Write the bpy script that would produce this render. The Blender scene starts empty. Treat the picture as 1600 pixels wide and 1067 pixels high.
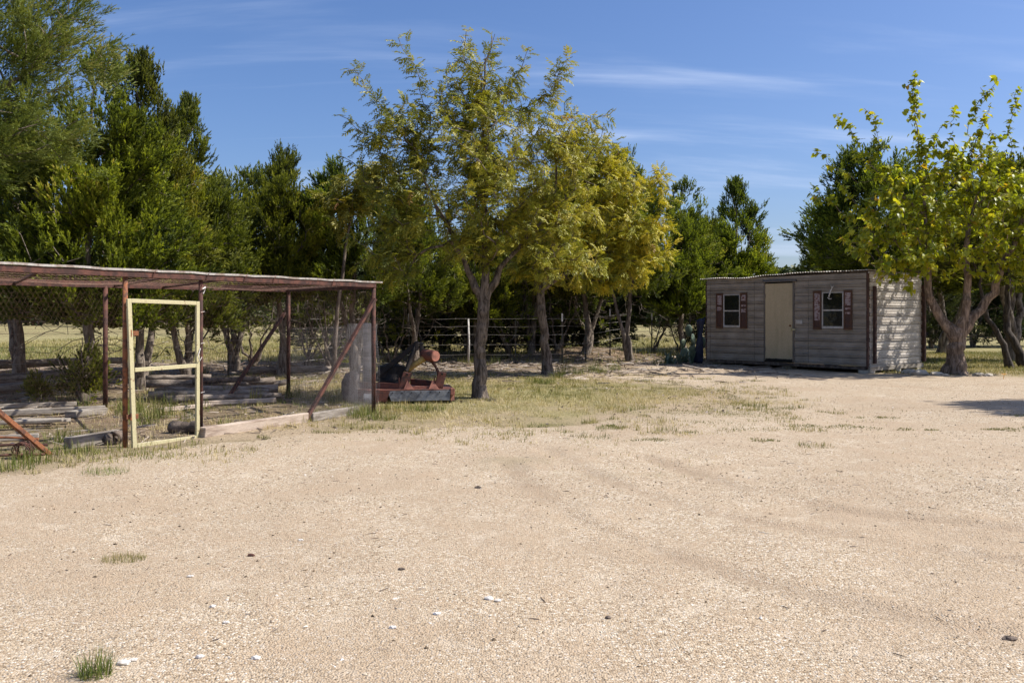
import bpy, math, random
import numpy as np
from mathutils import Vector, Matrix

random.seed(7)
RNG = np.random.default_rng(7)
R = math.radians
scene = bpy.context.scene
col = scene.collection

# ------------------------------------------------------------------ camera, light, exposure
EYE = 1.35
cam_d = bpy.data.cameras.new("camera")
cam = bpy.data.objects.new("camera", cam_d)
col.objects.link(cam)
cam_d.sensor_width = 36.0
cam_d.lens = 31.5
cam_d.shift_y = -0.0241
cam_d.clip_start = 0.05
cam_d.clip_end = 6000
cam.location = (0, 0, EYE)
cam.rotation_euler = (R(90), 0, 0)
scene.camera = cam

SUN_AZ = math.atan2(0.85, 0.03)      # from +Y towards +X
SUN_EL = R(49)
world = bpy.data.worlds.new("World")
scene.world = world
world.use_nodes = True
wn, wl = world.node_tree.nodes, world.node_tree.links
wn.clear()
wo = wn.new("ShaderNodeOutputWorld")
bg = wn.new("ShaderNodeBackground")
sky = wn.new("ShaderNodeTexSky")
sky.sky_type = 'NISHITA'
sky.sun_disc = False
sky.sun_elevation = SUN_EL
sky.sun_rotation = SUN_AZ
sky.air_density = 1.0
sky.dust_density = 2.0
sky.ozone_density = 3.0
sky.altitude = 300
tc = wn.new("ShaderNodeTexCoord")
# thin cirrus: direction projected on a high plane so that streaks flatten towards the horizon
sep = wn.new("ShaderNodeSeparateXYZ"); wl.new(tc.outputs['Generated'], sep.inputs[0])
mx = wn.new("ShaderNodeMath"); mx.operation = 'ADD'; mx.inputs[1].default_value = 0.22; wl.new(sep.outputs['Z'], mx.inputs[0])
mx2 = wn.new("ShaderNodeMath"); mx2.operation = 'MAXIMUM'; mx2.inputs[1].default_value = 0.05; wl.new(mx.outputs[0], mx2.inputs[0])
dvx = wn.new("ShaderNodeMath"); dvx.operation = 'DIVIDE'; wl.new(sep.outputs['X'], dvx.inputs[0]); wl.new(mx2.outputs[0], dvx.inputs[1])
dvy = wn.new("ShaderNodeMath"); dvy.operation = 'DIVIDE'; wl.new(sep.outputs['Y'], dvy.inputs[0]); wl.new(mx2.outputs[0], dvy.inputs[1])
cmb = wn.new("ShaderNodeCombineXYZ"); wl.new(dvx.outputs[0], cmb.inputs[0]); wl.new(dvy.outputs[0], cmb.inputs[1])
mp = wn.new("ShaderNodeMapping"); mp.inputs['Rotation'].default_value = (0, 0, R(8)); mp.inputs['Scale'].default_value = (0.42, 2.6, 1)
mp.inputs['Location'].default_value = (5.3, 2.45, 0)
wl.new(cmb.outputs[0], mp.inputs[0])
n1 = wn.new("ShaderNodeTexNoise"); n1.inputs['Scale'].default_value = 1.15; n1.inputs['Detail'].default_value = 9; n1.inputs['Roughness'].default_value = 0.56; n1.inputs['Distortion'].default_value = 0.5
wl.new(mp.outputs[0], n1.inputs['Vector'])
cr = wn.new("ShaderNodeMapRange"); cr.interpolation_type = 'SMOOTHSTEP'; cr.inputs[1].default_value = 0.47; cr.inputs[2].default_value = 0.78; cr.inputs[3].default_value = 0.0; cr.inputs[4].default_value = 0.60
wl.new(n1.outputs['Fac'], cr.inputs[0])
mixc = wn.new("ShaderNodeMix"); mixc.data_type = 'RGBA'
hs = wn.new("ShaderNodeHueSaturation"); hs.inputs['Saturation'].default_value = 1.13; hs.inputs['Value'].default_value = 1.0
wl.new(sky.outputs[0], hs.inputs['Color'])
tint = wn.new("ShaderNodeMix"); tint.data_type = 'RGBA'; tint.blend_type = 'MULTIPLY'; tint.inputs[0].default_value = 1.0; tint.inputs[7].default_value = (0.87, 0.90, 1.07, 1)
wl.new(hs.outputs[0], tint.inputs[6])
wl.new(cr.outputs[0], mixc.inputs[0]); wl.new(tint.outputs[2], mixc.inputs[6]); mixc.inputs[7].default_value = (5.4, 6.2, 8.0, 1)
wl.new(mixc.outputs[2], bg.inputs['Color'])
bg.inputs['Strength'].default_value = 0.084
wl.new(bg.outputs[0], wo.inputs['Surface'])

sun_d = bpy.data.lights.new("sun", 'SUN')
sun_d.energy = 4.4
sun_d.angle = R(0.55)
sun_d.color = (1.0, 0.955, 0.89)
sun = bpy.data.objects.new("sun", sun_d)
col.objects.link(sun)
sd = Vector((math.sin(SUN_AZ) * math.cos(SUN_EL), math.cos(SUN_AZ) * math.cos(SUN_EL), math.sin(SUN_EL)))
sun.rotation_euler = sd.to_track_quat('Z', 'Y').to_euler()
sun.location = (20, 5, 30)

scene.view_settings.view_transform = 'Standard'
scene.view_settings.look = 'None'
scene.view_settings.gamma = 1
scene.view_settings.use_curve_mapping = False
scene.view_settings.exposure = 0.74
scene.render.engine = 'CYCLES'
scene.cycles.max_bounces = 6
scene.cycles.diffuse_bounces = 3
scene.cycles.transmission_bounces = 4
scene.cycles.transparent_max_bounces = 8

# ------------------------------------------------------------------ helpers
def X(px, d):
    """sideways position of something at depth d seen at column px of the survey"""
    return (px - 800.0) / 1400.0 * d

def GD(py):
    return EYE * 1400.0 / (py - 495.0)

def tag(o, label=None, cat=None, group=None, kind=None):
    if label: o['label'] = label
    if cat: o['category'] = cat
    if group: o['group'] = group
    if kind: o['kind'] = kind
    return o

def empty(name, loc, rz=0.0, label=None, cat=None, group=None):
    o = bpy.data.objects.new(name, None)
    o.empty_display_size = 0.2
    o.location = loc
    o.rotation_euler = (0, 0, rz)
    col.objects.link(o)
    return tag(o, label, cat, group)

def copy_tree(o, parent=None):
    c = o.copy(); col.objects.link(c); c.parent = parent
    for ch in list(o.children):
        copy_tree(ch, c)
    return c

def np_mesh(name, V, F, mats, smooth=False, attrs=None, mat_idx=None):
    """V (n,3); F (m,3) or (m,4)"""
    me = bpy.data.meshes.new(name)
    V = np.asarray(V, dtype=np.float32); F = np.asarray(F, dtype=np.int32)
    n, m, k = len(V), len(F), F.shape[1]
    me.vertices.add(n); me.vertices.foreach_set('co', V.ravel())
    me.loops.add(m * k); me.loops.foreach_set('vertex_index', F.ravel())
    me.polygons.add(m)
    me.polygons.foreach_set('loop_start', np.arange(0, m * k, k, dtype=np.int32))
    me.polygons.foreach_set('use_smooth', np.full(m, smooth, dtype=bool))
    if mat_idx is not None: me.polygons.foreach_set('material_index', np.asarray(mat_idx, dtype=np.int32))
    for mt in (mats if isinstance(mats, (list, tuple)) else [mats]): me.materials.append(mt)
    if attrs:
        for an, (dom, vals) in attrs.items():
            a = me.attributes.new(an, 'FLOAT', dom)
            a.data.foreach_set('value', np.asarray(vals, dtype=np.float32))
    me.update(calc_edges=True)
    return me

def np_obj(name, me, parent=None):
    o = bpy.data.objects.new(name, me)
    col.objects.link(o)
    if parent: o.parent = parent
    return o

class MB:
    """collects shapes; frame maps local points to the world, build() subtracts the parent's place"""
    def __init__(self, frame=None):
        self.v = []; self.f = []; self.M = frame
    def pt(self, p):
        return tuple(self.M @ Vector(p)) if self.M is not None else tuple(p)
    def add(self, vs, fs):
        b = len(self.v)
        self.v += [self.pt(p) for p in vs]
        self.f += [tuple(b + i for i in f) for f in fs]
        return self
    def box(self, x0, x1, y0, y1, z0, z1):
        vs = [(x0,y0,z0),(x1,y0,z0),(x1,y1,z0),(x0,y1,z0),(x0,y0,z1),(x1,y0,z1),(x1,y1,z1),(x0,y1,z1)]
        return self.add(vs, [(0,3,2,1),(4,5,6,7),(0,1,5,4),(1,2,6,5),(2,3,7,6),(3,0,4,7)])
    def beam(self, p0, p1, w, h, up=(0,0,1)):
        p0 = Vector(p0); p1 = Vector(p1); d = (p1 - p0).normalized()
        s = d.cross(Vector(up))
        if s.length < 1e-3: s = d.cross(Vector((0,1,0)))
        s.normalize(); t = s.cross(d).normalized()
        vs = []
        for p in (p0, p1):
            for a, b in ((-1,-1),(1,-1),(1,1),(-1,1)):
                vs.append(p + s * a * w / 2 + t * b * h / 2)
        return self.add(vs, [(0,1,2,3),(7,6,5,4),(0,4,5,1),(1,5,6,2),(2,6,7,3),(3,7,4,0)])
    def tube(self, pts, rs, n=8, cap=True, wob=0.0):
        pts = [Vector(p) for p in pts]
        if not isinstance(rs, (list, tuple)): rs = [rs] * len(pts)
        b = len(self.v); vs = []; fs = []
        ref = Vector((0.31, 0.2, 0.93))
        for i, p in enumerate(pts):
            d = (pts[min(i+1, len(pts)-1)] - pts[max(i-1, 0)]).normalized()
            s = d.cross(ref)
            if s.length < 0.15: s = d.cross(Vector((1, 0, 0)))
            s.normalize(); t = d.cross(s)
            for k in range(n):
                a = 2 * math.pi * k / n
                r = rs[i] * (1 + wob * random.uniform(-1, 1))
                vs.append(p + s * math.cos(a) * r + t * math.sin(a) * r)
        for i in range(len(pts) - 1):
            for k in range(n):
                k2 = (k + 1) % n
                fs.append((i*n+k, i*n+k2, (i+1)*n+k2, (i+1)*n+k))
        if cap:
            fs.append(tuple(reversed(range(n)))); fs.append(tuple(range((len(pts)-1)*n, len(pts)*n)))
        return self.add(vs, fs)
    def prism(self, poly, y0, y1):
        """poly in xz plane, extruded along y"""
        n = len(poly)
        vs = [(x, y0, z) for x, z in poly] + [(x, y1, z) for x, z in poly]
        fs = [tuple(range(n)), tuple(reversed(range(n, 2*n)))]
        for i in range(n):
            j = (i+1) % n
            fs.append((i, i+n, j+n, j))
        return self.add(vs, fs)
    def build(self, name, mat, parent=None, smooth=False, bevel=0.0, label=None):
        me = bpy.data.meshes.new(name)
        off = Vector(parent_world(parent)) if parent else Vector((0,0,0))
        me.from_pydata([(p[0]-off.x, p[1]-off.y, p[2]-off.z) for p in self.v], [], self.f)
        for mt in (mat if isinstance(mat, (list, tuple)) else [mat]): me.materials.append(mt)
        me.update()
        if smooth: me.polygons.foreach_set('use_smooth', [True]*len(me.polygons))
        o = bpy.data.objects.new(name, me); col.objects.link(o)
        if parent: o.parent = parent
        if bevel:
            m = o.modifiers.new('bevel', 'BEVEL'); m.width = bevel; m.segments = 1; m.limit_method = 'ANGLE'
        if label: o['label'] = label
        return o

def parent_world(p):
    v = Vector((0,0,0))
    while p is not None:
        v += p.location; p = p.parent
    return v

def single(mb, name, mat, base, label, cat, group=None, smooth=False, bevel=0.0):
    """a thing that is one mesh, with its origin at its base"""
    me = bpy.data.meshes.new(name)
    me.from_pydata([(p[0]-base[0], p[1]-base[1], p[2]-base[2]) for p in mb.v], [], mb.f)
    me.materials.append(mat); me.update()
    if smooth: me.polygons.foreach_set('use_smooth', [True]*len(me.polygons))
    o = bpy.data.objects.new(name, me); o.location = base; col.objects.link(o)
    if bevel:
        m = o.modifiers.new('bevel', 'BEVEL'); m.width = bevel; m.segments = 1
    return tag(o, label, cat, group)

# --- value noise for relief
_perm = np.random.default_rng(3).random((256, 256))
def vnoise(x, y, s):
    x = np.asarray(x, float) * s + 500.3; y = np.asarray(y, float) * s + 700.7
    xi = np.floor(x).astype(int); yi = np.floor(y).astype(int)
    fx = x - xi; fy = y - yi
    fx = fx*fx*(3-2*fx); fy = fy*fy*(3-2*fy)
    a = _perm[xi & 255, yi & 255]; b = _perm[(xi+1) & 255, yi & 255]
    c = _perm[xi & 255, (yi+1) & 255]; d = _perm[(xi+1) & 255, (yi+1) & 255]
    return (a*(1-fx)+b*fx)*(1-fy) + (c*(1-fx)+d*fx)*fy - 0.5
def fbm(x, y, s, o=4):
    r = 0; a = 1
    for i in range(o):
        r = r + a * vnoise(x + 13.1*i, y - 7.7*i, s * 2**i); a *= 0.5
    return r

# --- materials
def mat_new(name):
    m = bpy.data.materials.new(name); m.use_nodes = True
    nt = m.node_tree; nt.nodes.clear()
    out = nt.nodes.new("ShaderNodeOutputMaterial")
    p = nt.nodes.new("ShaderNodeBsdfPrincipled")
    nt.links.new(p.outputs[0], out.inputs[0])
    return m, nt, p, out

def ramp(nt, stops, interp='LINEAR'):
    r = nt.nodes.new("ShaderNodeValToRGB"); r.color_ramp.interpolation = interp
    el = r.color_ramp.elements
    while len(el) < len(stops): el.new(0.5)
    for e, (p, c) in zip(el, stops):
        e.position = p; e.color = (c[0], c[1], c[2], 1)
    return r

def noise(nt, vec, scale, detail=5, rough=0.6, dist=0.0, stretch=None):
    if stretch is not None:
        m = nt.nodes.new("ShaderNodeMapping"); m.inputs['Scale'].default_value = stretch
        nt.links.new(vec, m.inputs[0]); vec = m.outputs[0]
    n = nt.nodes.new("ShaderNodeTexNoise"); n.inputs['Scale'].default_value = scale
    n.inputs['Detail'].default_value = detail; n.inputs['Roughness'].default_value = rough; n.inputs['Distortion'].default_value = dist
    nt.links.new(vec, n.inputs['Vector'])
    return n

def mixrgb(nt, fac, a, b, mode='MIX'):
    m = nt.nodes.new("ShaderNodeMix"); m.data_type = 'RGBA'; m.blend_type = mode
    for sock, v in ((m.inputs[0], fac), (m.inputs[6], a), (m.inputs[7], b)):
        if hasattr(v, 'is_linked') or hasattr(v, 'links'): nt.links.new(v, sock)
        elif isinstance(v, (int, float)): sock.default_value = v
        else: sock.default_value = (v[0], v[1], v[2], 1)
    return m.outputs[2]

def maprange(nt, v, a, b, c=0.0, d=1.0, smooth=True):
    m = nt.nodes.new("ShaderNodeMapRange")
    if smooth: m.interpolation_type = 'SMOOTHSTEP'
    nt.links.new(v, m.inputs[0])
    for i, q in zip((1,2,3,4), (a,b,c,d)): m.inputs[i].default_value = q
    return m.outputs[0]

def bump(nt, p, h, strength, dist, prev=None):
    b = nt.nodes.new("ShaderNodeBump"); b.inputs['Strength'].default_value = strength; b.inputs['Distance'].default_value = dist
    nt.links.new(h, b.inputs['Height'])
    if prev is not None: nt.links.new(prev, b.inputs['Normal'])
    nt.links.new(b.outputs[0], p.inputs['Normal'])
    return b.outputs[0]

def coords(nt):
    return nt.nodes.new("ShaderNodeTexCoord").outputs['Object']
def wpos(nt):
    return nt.nodes.new("ShaderNodeNewGeometry").outputs['Position']

def weathered(name, base, alt, scale=6, rough=0.7, metal=0.0, stretch=None, bs=0.3, bd=0.004, th=(0.42, 0.62), fine=60, world_co=True):
    m, nt, p, out = mat_new(name)
    v = wpos(nt) if world_co else coords(nt)
    n = noise(nt, v, scale, 7, 0.65, 0.3, stretch)
    n2 = noise(nt, v, fine, 4, 0.6, 0, stretch)
    c = mixrgb(nt, maprange(nt, n.outputs['Fac'], th[0], th[1]), base, alt)
    c = mixrgb(nt, 0.5, c, ramp_of(nt, n2.outputs['Fac'], [(0.3, (0.55,)*3), (0.7, (1.3,)*3)]), 'MULTIPLY')
    nt.links.new(c, p.inputs['Base Color'])
    p.inputs['Roughness'].default_value = rough; p.inputs['Metallic'].default_value = metal
    bump(nt, p, n2.outputs['Fac'], bs, bd)
    return m

def ramp_of(nt, fac, stops):
    r = ramp(nt, stops); nt.links.new(fac, r.inputs[0]); return r.outputs[0]

def leaf_mat(name, stops, trans=0.35, rough=0.55, spec=0.3, tcol=None):
    m, nt, p, out = mat_new(name)
    a = nt.nodes.new("ShaderNodeAttribute"); a.attribute_name = 'rnd'
    r = ramp(nt, stops); nt.links.new(a.outputs['Fac'], r.inputs[0])
    info = nt.nodes.new("ShaderNodeObjectInfo")
    hs_ = nt.nodes.new("ShaderNodeHueSaturation")
    nt.links.new(r.outputs[0], hs_.inputs['Color'])
    nt.links.new(maprange(nt, info.outputs['Random'], 0, 1, 0.485, 0.51, False), hs_.inputs['Hue'])
    nt.links.new(maprange(nt, info.outputs['Random'], 0, 1, 0.85, 1.12, False), hs_.inputs['Value'])
    nt.links.new(hs_.outputs[0], p.inputs['Base Color'])
    p.inputs['Roughness'].default_value = rough
    p.inputs['Specular IOR Level'].default_value = spec
    t = nt.nodes.new("ShaderNodeBsdfTranslucent")
    tm = mixrgb(nt, 0.6, hs_.outputs[0], tcol or (1.25, 1.2, 0.35), 'MULTIPLY')
    nt.links.new(tm, t.inputs['Color'])
    mx_ = nt.nodes.new("ShaderNodeMixShader"); mx_.inputs[0].default_value = trans
    nt.links.new(p.outputs[0], mx_.inputs[1]); nt.links.new(t.outputs[0], mx_.inputs[2])
    nt.links.new(mx_.outputs[0], out.inputs[0])
    return m

def bark_mat(name, a, b, scale=14, bd=0.02):
    m, nt, p, out = mat_new(name)
    v = coords(nt)
    n = noise(nt, v, scale, 8, 0.7, 0.6, (1, 1, 0.22))
    n2 = noise(nt, v, 3.0, 4, 0.6)
    c = mixrgb(nt, maprange(nt, n.outputs['Fac'], 0.38, 0.64), a, b)
    c = mixrgb(nt, maprange(nt, n2.outputs['Fac'], 0.5, 0.7, 0, 0.45), c, (b[0]*1.25, b[1]*1.25, b[2]*1.2))
    nt.links.new(c, p.inputs['Base Color']); p.inputs['Roughness'].default_value = 0.95
    p.inputs['Specular IOR Level'].default_value = 0.15
    bump(nt, p, n.outputs['Fac'], 1.0, bd)
    return m

# ------------------------------------------------------------------ ground relief and zones
YARD = np.array([(-60,-40),(-30,2.0),(-6.6,5.2),(-4.5,7.5),(-4.0,8.35),(-3.35,8.95),(-2.5,10.0),(-1.7,10.75),(-0.6,10.85),(0.3,10.9),(1.4,11.6),(2.6,12.6),(3.6,14.2),
                 (3.9,16.0),(3.1,18.2),(1.7,20.6),(1.9,23.2),(4.2,24.6),(5.3,25.6),(6.7,23.9),(8.0,21.9),(9.4,20.8),(11.6,19.9),(14.5,19.0),(20,18.0),(60,16),(60,-40)])
def poly_sd(x, y, P=YARD):
    """signed distance, positive inside"""
    x = np.asarray(x, float); y = np.asarray(y, float)
    d = np.full(x.shape, 1e9); ins = np.zeros(x.shape, bool)
    n = len(P)
    for i in range(n):
        x0, y0 = P[i]; x1, y1 = P[(i+1) % n]
        ex, ey = x1-x0, y1-y0
        t = np.clip(((x-x0)*ex + (y-y0)*ey) / (ex*ex+ey*ey), 0, 1)
        d = np.minimum(d, np.hypot(x-x0-t*ex, y-y0-t*ey))
        c = ((y0 > y) != (y1 > y)) & (x < (x1-x0)*(y-y0)/(y1-y0+1e-12)+x0)
        ins ^= c
    return np.where(ins, d, -d)

# wheel tracks, as polylines on the ground
def gp(px, py):
    d = GD(py); return (X(px, d), d)
TRACKS = [[gp(790,726), gp(830,760), gp(900,812), gp(1000,852), gp(1150,895), gp(1350,945), gp(1640,1010)],
          [gp(850,705), gp(930,745), gp(1050,785), gp(1200,818), gp(1400,850), gp(1640,880)],
          [gp(1000,715), gp(1150,760), gp(1350,800), gp(1640,830)]]
def track_d(x, y):
    x = np.asarray(x, float); y = np.asarray(y, float)
    d = np.full(x.shape, 1e9)
    for T in TRACKS:
        for (x0,y0),(x1,y1) in zip(T[:-1], T[1:]):
            ex, ey = x1-x0, y1-y0
            t = np.clip(((x-x0)*ex+(y-y0)*ey)/(ex*ex+ey*ey), 0, 1)
            d = np.minimum(d, np.hypot(x-x0-t*ex, y-y0-t*ey))
    return d

def H(x, y):
    x = np.asarray(x, float); y = np.asarray(y, float)
    near = np.clip((40 - np.hypot(x, y)) / 20, 0, 1)
    h = near * (0.045 * fbm(x, y, 0.35, 3) + 0.012 * fbm(x, y, 2.2, 3))
    # mound of soil and litter behind the fence
    h = h + 0.38*np.exp(-(((x-2.4)/1.8)**2 + ((y-29)/1.3)**2)) + 0.22*np.exp(-(((x+2.2)/2.2)**2+((y-28.5)/1.2)**2))
    h = h + 0.25*np.exp(-(((x+11)/3.0)**2 + ((y-18.5)/1.0)**2))
    far = np.clip((y-60)/400, 0, 1)
    return h + far * 1.6 * vnoise(x, y, 0.006)
def Hf(x, y):
    return float(H(np.array([x]), np.array([y]))[0])
def Hyard(x, y):
    td = track_d(x, y)
    rut = np.exp(-(td/0.07)**2) * (-0.016) + np.exp(-((td-0.15)/0.06)**2) * 0.009
    return H(x, y) + 0.006 + rut * (0.55 + 1.6*fbm(x, y, 1.9, 3))

# gravel material
def gravel_material():
    m, nt, p, out = mat_new("limestone_gravel")
    v = wpos(nt)
    vo = nt.nodes.new("ShaderNodeTexVoronoi"); vo.inputs['Scale'].default_value = 105; vo.inputs['Randomness'].default_value = 1
    nt.links.new(v, vo.inputs['Vector'])
    vo2 = nt.nodes.new("ShaderNodeTexVoronoi"); vo2.inputs['Scale'].default_value = 48
    nt.links.new(v, vo2.inputs['Vector'])
    sepc = nt.nodes.new("ShaderNodeSeparateColor"); nt.links.new(vo.outputs['Color'], sepc.inputs[0])
    r = ramp(nt, [(0.0, (0.13,0.095,0.06)), (0.09, (0.30,0.215,0.135)), (0.35, (0.385,0.295,0.195)), (0.65, (0.475,0.375,0.26)), (0.90, (0.56,0.475,0.355)), (1.0, (0.74,0.68,0.59))])
    nt.links.new(sepc.outputs[0], r.inputs[0])
    big = noise(nt, v, 0.55, 6, 0.6, 0.4)
    mid = noise(nt, v, 3.2, 5, 0.65, 0.2)
    fine = noise(nt, v, 210, 3, 0.7)
    pk = noise(nt, v, 1.3, 6, 0.7, 0.8)
    r_soft = mixrgb(nt, maprange(nt, pk.outputs['Fac'], 0.45, 0.65, 0, 0.4), r.outputs[0], (0.435,0.34,0.24))
    c = mixrgb(nt, maprange(nt, big.outputs['Fac'], 0.42, 0.64, 0, 0.65), r_soft, (0.385,0.29,0.195))
    c = mixrgb(nt, maprange(nt, mid.outputs['Fac'], 0.52, 0.72, 0, 0.6), c, (0.42,0.31,0.205))
    c = mixrgb(nt, maprange(nt, mid.outputs['Fac'], 0.46, 0.28, 0, 0.4), c, (0.60,0.515,0.40))
    tr = nt.nodes.new("ShaderNodeAttribute"); tr.attribute_name = 'rut'
    c = mixrgb(nt, maprange(nt, tr.outputs['Fac'], 0.05, 1.0, 0, 0.62, False), c, (0.29,0.215,0.145))
    dirt = nt.nodes.new("ShaderNodeAttribute"); dirt.attribute_name = 'edge'
    dn = noise(nt, v, 5.5, 6, 0.7)
    ad = nt.nodes.new("ShaderNodeMath"); ad.operation = 'ADD'; nt.links.new(dirt.outputs['Fac'], ad.inputs[0]); nt.links.new(dn.outputs['Fac'], ad.inputs[1])
    c = mixrgb(nt, maprange(nt, ad.outputs[0], 0.75, 1.35, 0, 0.75), c, (0.33,0.265,0.17))
    c = mixrgb(nt, 0.55, c, ramp_of(nt, fine.outputs['Fac'], [(0.32, (0.5,)*3), (0.5, (0.98,)*3), (0.75, (1.25,)*3)]), 'MULTIPLY')
    nt.links.new(c, p.inputs['Base Color']); p.inputs['Roughness'].default_value = 0.95; p.inputs['Specular IOR Level'].default_value = 0.15
    b1 = bump(nt, p, vo.outputs['Distance'], 0.75, -0.009)
    b2 = bump(nt, p, vo2.outputs['Distance'], 0.3, -0.010, b1)
    bump(nt, p, mid.outputs['Fac'], 0.35, 0.05, b2)
    return m

def ground_material():
    m, nt, p, out = mat_new("soil_and_dry_grass")
    v = wpos(nt)
    a = nt.nodes.new("ShaderNodeAttribute"); a.attribute_name = 'litter'
    n = noise(nt, v, 1.1, 7, 0.65, 0.3); n2 = noise(nt, v, 28, 5, 0.75, 0.4); n3 = noise(nt, v, 0.06, 5, 0.6)
    n4 = noise(nt, v, 6, 5, 0.7, 0.2, (1, 2.2, 1))
    grass = mixrgb(nt, maprange(nt, n.outputs['Fac'], 0.36, 0.62), (0.17,0.145,0.065), (0.29,0.235,0.12))
    grass = mixrgb(nt, maprange(nt, n3.outputs['Fac'], 0.42, 0.6, 0, 0.6), grass, (0.34,0.31,0.14))
    soil = mixrgb(nt, maprange(nt, n4.outputs['Fac'], 0.38, 0.62), (0.12,0.08,0.05), (0.31,0.235,0.16))
    soil = mixrgb(nt, maprange(nt, n.outputs['Fac'], 0.5, 0.68, 0, 0.7), soil, (0.24,0.16,0.10))
    c = mixrgb(nt, a.outputs['Fac'], grass, soil)
    a2 = nt.nodes.new("ShaderNodeAttribute"); a2.attribute_name = 'stony'
    c = mixrgb(nt, a2.outputs['Fac'], c, (0.40,0.31,0.205))
    c = mixrgb(nt, 0.7, c, ramp_of(nt, n2.outputs['Fac'], [(0.33, (0.35,)*3), (0.5, (0.95,)*3), (0.68, (1.4,)*3)]), 'MULTIPLY')
    nt.links.new(c, p.inputs['Base Color']); p.inputs['Roughness'].default_value = 1.0; p.inputs['Specular IOR Level'].default_value = 0.1
    b1 = bump(nt, p, n2.outputs['Fac'], 0.9, 0.03)
    bump(nt, p, n4.outputs['Fac'], 0.6, 0.06, b1)
    return m

M = {}
M['gravel'] = gravel_material()
M['ground'] = ground_material()

def litter_mask(x, y):
    """leaf litter and bare soil under the trees by the fence"""
    base = np.exp(-np.clip(np.abs(y - (24.5 + 0.35*x*(x<0) + 0.25*x*(x>0))) - 3.2, 0, 50)**2 / 3.0) * (x < 9)
    coop = np.clip(poly_sd(x, y, np.array([(-7,8.5),(-4.2,8.9),(-1.9,12.6),(-3.9,17.5),(-9,19),(-14,15)])) + 0.6, 0, 1)
    m_ = np.maximum(base, coop * 0.8) + 0.35*fbm(x, y, 0.8, 3)
    return np.clip(m_, 0, 1)

def axis(parts):
    out = []
    for a, b, s in parts:
        out.append(np.arange(a, b, s))
    out.append([parts[-1][1]])
    return np.concatenate(out)

gx = axis([(-3000,-200,200),(-200,-40,16),(-40,-14,1.0),(-14,15,0.16),(15,40,1.0),(40,200,16),(200,3000,200)])
gy = axis([(-60,4,4),(4,34,0.16),(34,60,0.7),(60,200,7),(200,1200,50),(1200,4000,280)])
GX, GY = np.meshgrid(gx, gy)
GZ = H(GX, GY)
V = np.stack([GX.ravel(), GY.ravel(), GZ.ravel()], 1)
nx, ny = len(gx), len(gy)
ii = (np.arange(ny-1)[:,None]*nx + np.arange(nx-1)[None,:]).ravel()
F = np.stack([ii, ii+1, ii+nx+1, ii+nx], 1)
sdv = poly_sd(V[:,0], V[:,1])
# where the gravel yard covers the ground, keep the ground sheet well under it
V[:,2] -= 0.03 * np.clip(sdv*2 - 0.6, 0, 1)
ter = np_mesh("ground", V, F, M['ground'], True, {'litter': ('POINT', litter_mask(V[:,0], V[:,1])),
        'stony': ('POINT', np.clip(1.0 + sdv*0.6 + 1.3*fbm(V[:,0], V[:,1], 1.2, 3), 0, 1) * (V[:,1] < 30))})
tag(np_obj("ground", ter), kind='structure')

# gravel yard: a ragged-edged sheet a few millimetres over the ground
yx = axis([(-60,-12,2.0),(-12,-5,0.25),(-5,15,0.09),(15,60,1.5)])
yy = axis([(-40,2,2.0),(2,26,0.09)])
GX, GY = np.meshgrid(yx, yy)
nx, ny = len(yx), len(yy)
sdy = poly_sd(GX, GY) + 0.55*fbm(GX, GY, 0.9, 4)
near_edge = np.clip(1 - sdy/1.6, 0, 1)
patch = np.exp(-((GX-4.2)/3.2)**2 - ((GY-13.6)/2.6)**2)
Z = Hyard(GX, GY)
V = np.stack([GX.ravel(), GY.ravel(), Z.ravel()], 1)
ii = (np.arange(ny-1)[:,None]*nx + np.arange(nx-1)[None,:]).ravel()
F = np.stack([ii, ii+1, ii+nx+1, ii+nx], 1)
s_ = sdy.ravel()
keep = (s_[F].min(1) > 0)
F = F[keep]
used = np.unique(F); remap = -np.ones(len(V), int); remap[used] = np.arange(len(used))
V2 = V[used]; F = remap[F]
rutv = np.exp(-(track_d(V2[:,0], V2[:,1])/0.10)**2) * np.clip(0.6 + 1.2*fbm(V2[:,0], V2[:,1], 1.5, 3), 0, 1)
brown = np.zeros(len(V2))
for bx_, by_, rx_, ry_, k_ in [(800,722,0.45,0.28,1.0),(760,735,0.6,0.2,0.5),(900,745,0.5,0.25,0.5),(1040,742,0.4,0.2,0.6),(1470,745,0.25,0.5,0.6),(1180,735,0.6,0.3,0.3),(640,850,0.5,0.15,0.35),(420,852,0.6,0.1,0.3)]:
    qx, qy = gp(bx_, by_); brown += k_*np.exp(-((V2[:,0]-qx)/rx_)**2-((V2[:,1]-qy)/ry_)**2)
edgev = np.clip(brown*0.8 + near_edge.ravel()[used]*0.5 + 0.35*patch.ravel()[used], 0, 1)
ym = np_mesh("gravel_yard", V2, F, M['gravel'], True, {'rut': ('POINT', rutv), 'edge': ('POINT', edgev)})
tag(np_obj("gravel_yard", ym), kind='structure')

# ------------------------------------------------------------------ numpy scattering
def rot_basis(xa, up=None):
    """orthonormal bases (n,3,3) whose first column is xa; roll random unless up"""
    xa = xa / (np.linalg.norm(xa, axis=1, keepdims=True) + 1e-9)
    ref = RNG.normal(size=xa.shape) if up is None else up
    ya = np.cross(ref, xa); ya /= (np.linalg.norm(ya, axis=1, keepdims=True) + 1e-9)
    za = np.cross(xa, ya)
    return np.stack([xa, ya, za], 2)

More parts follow.
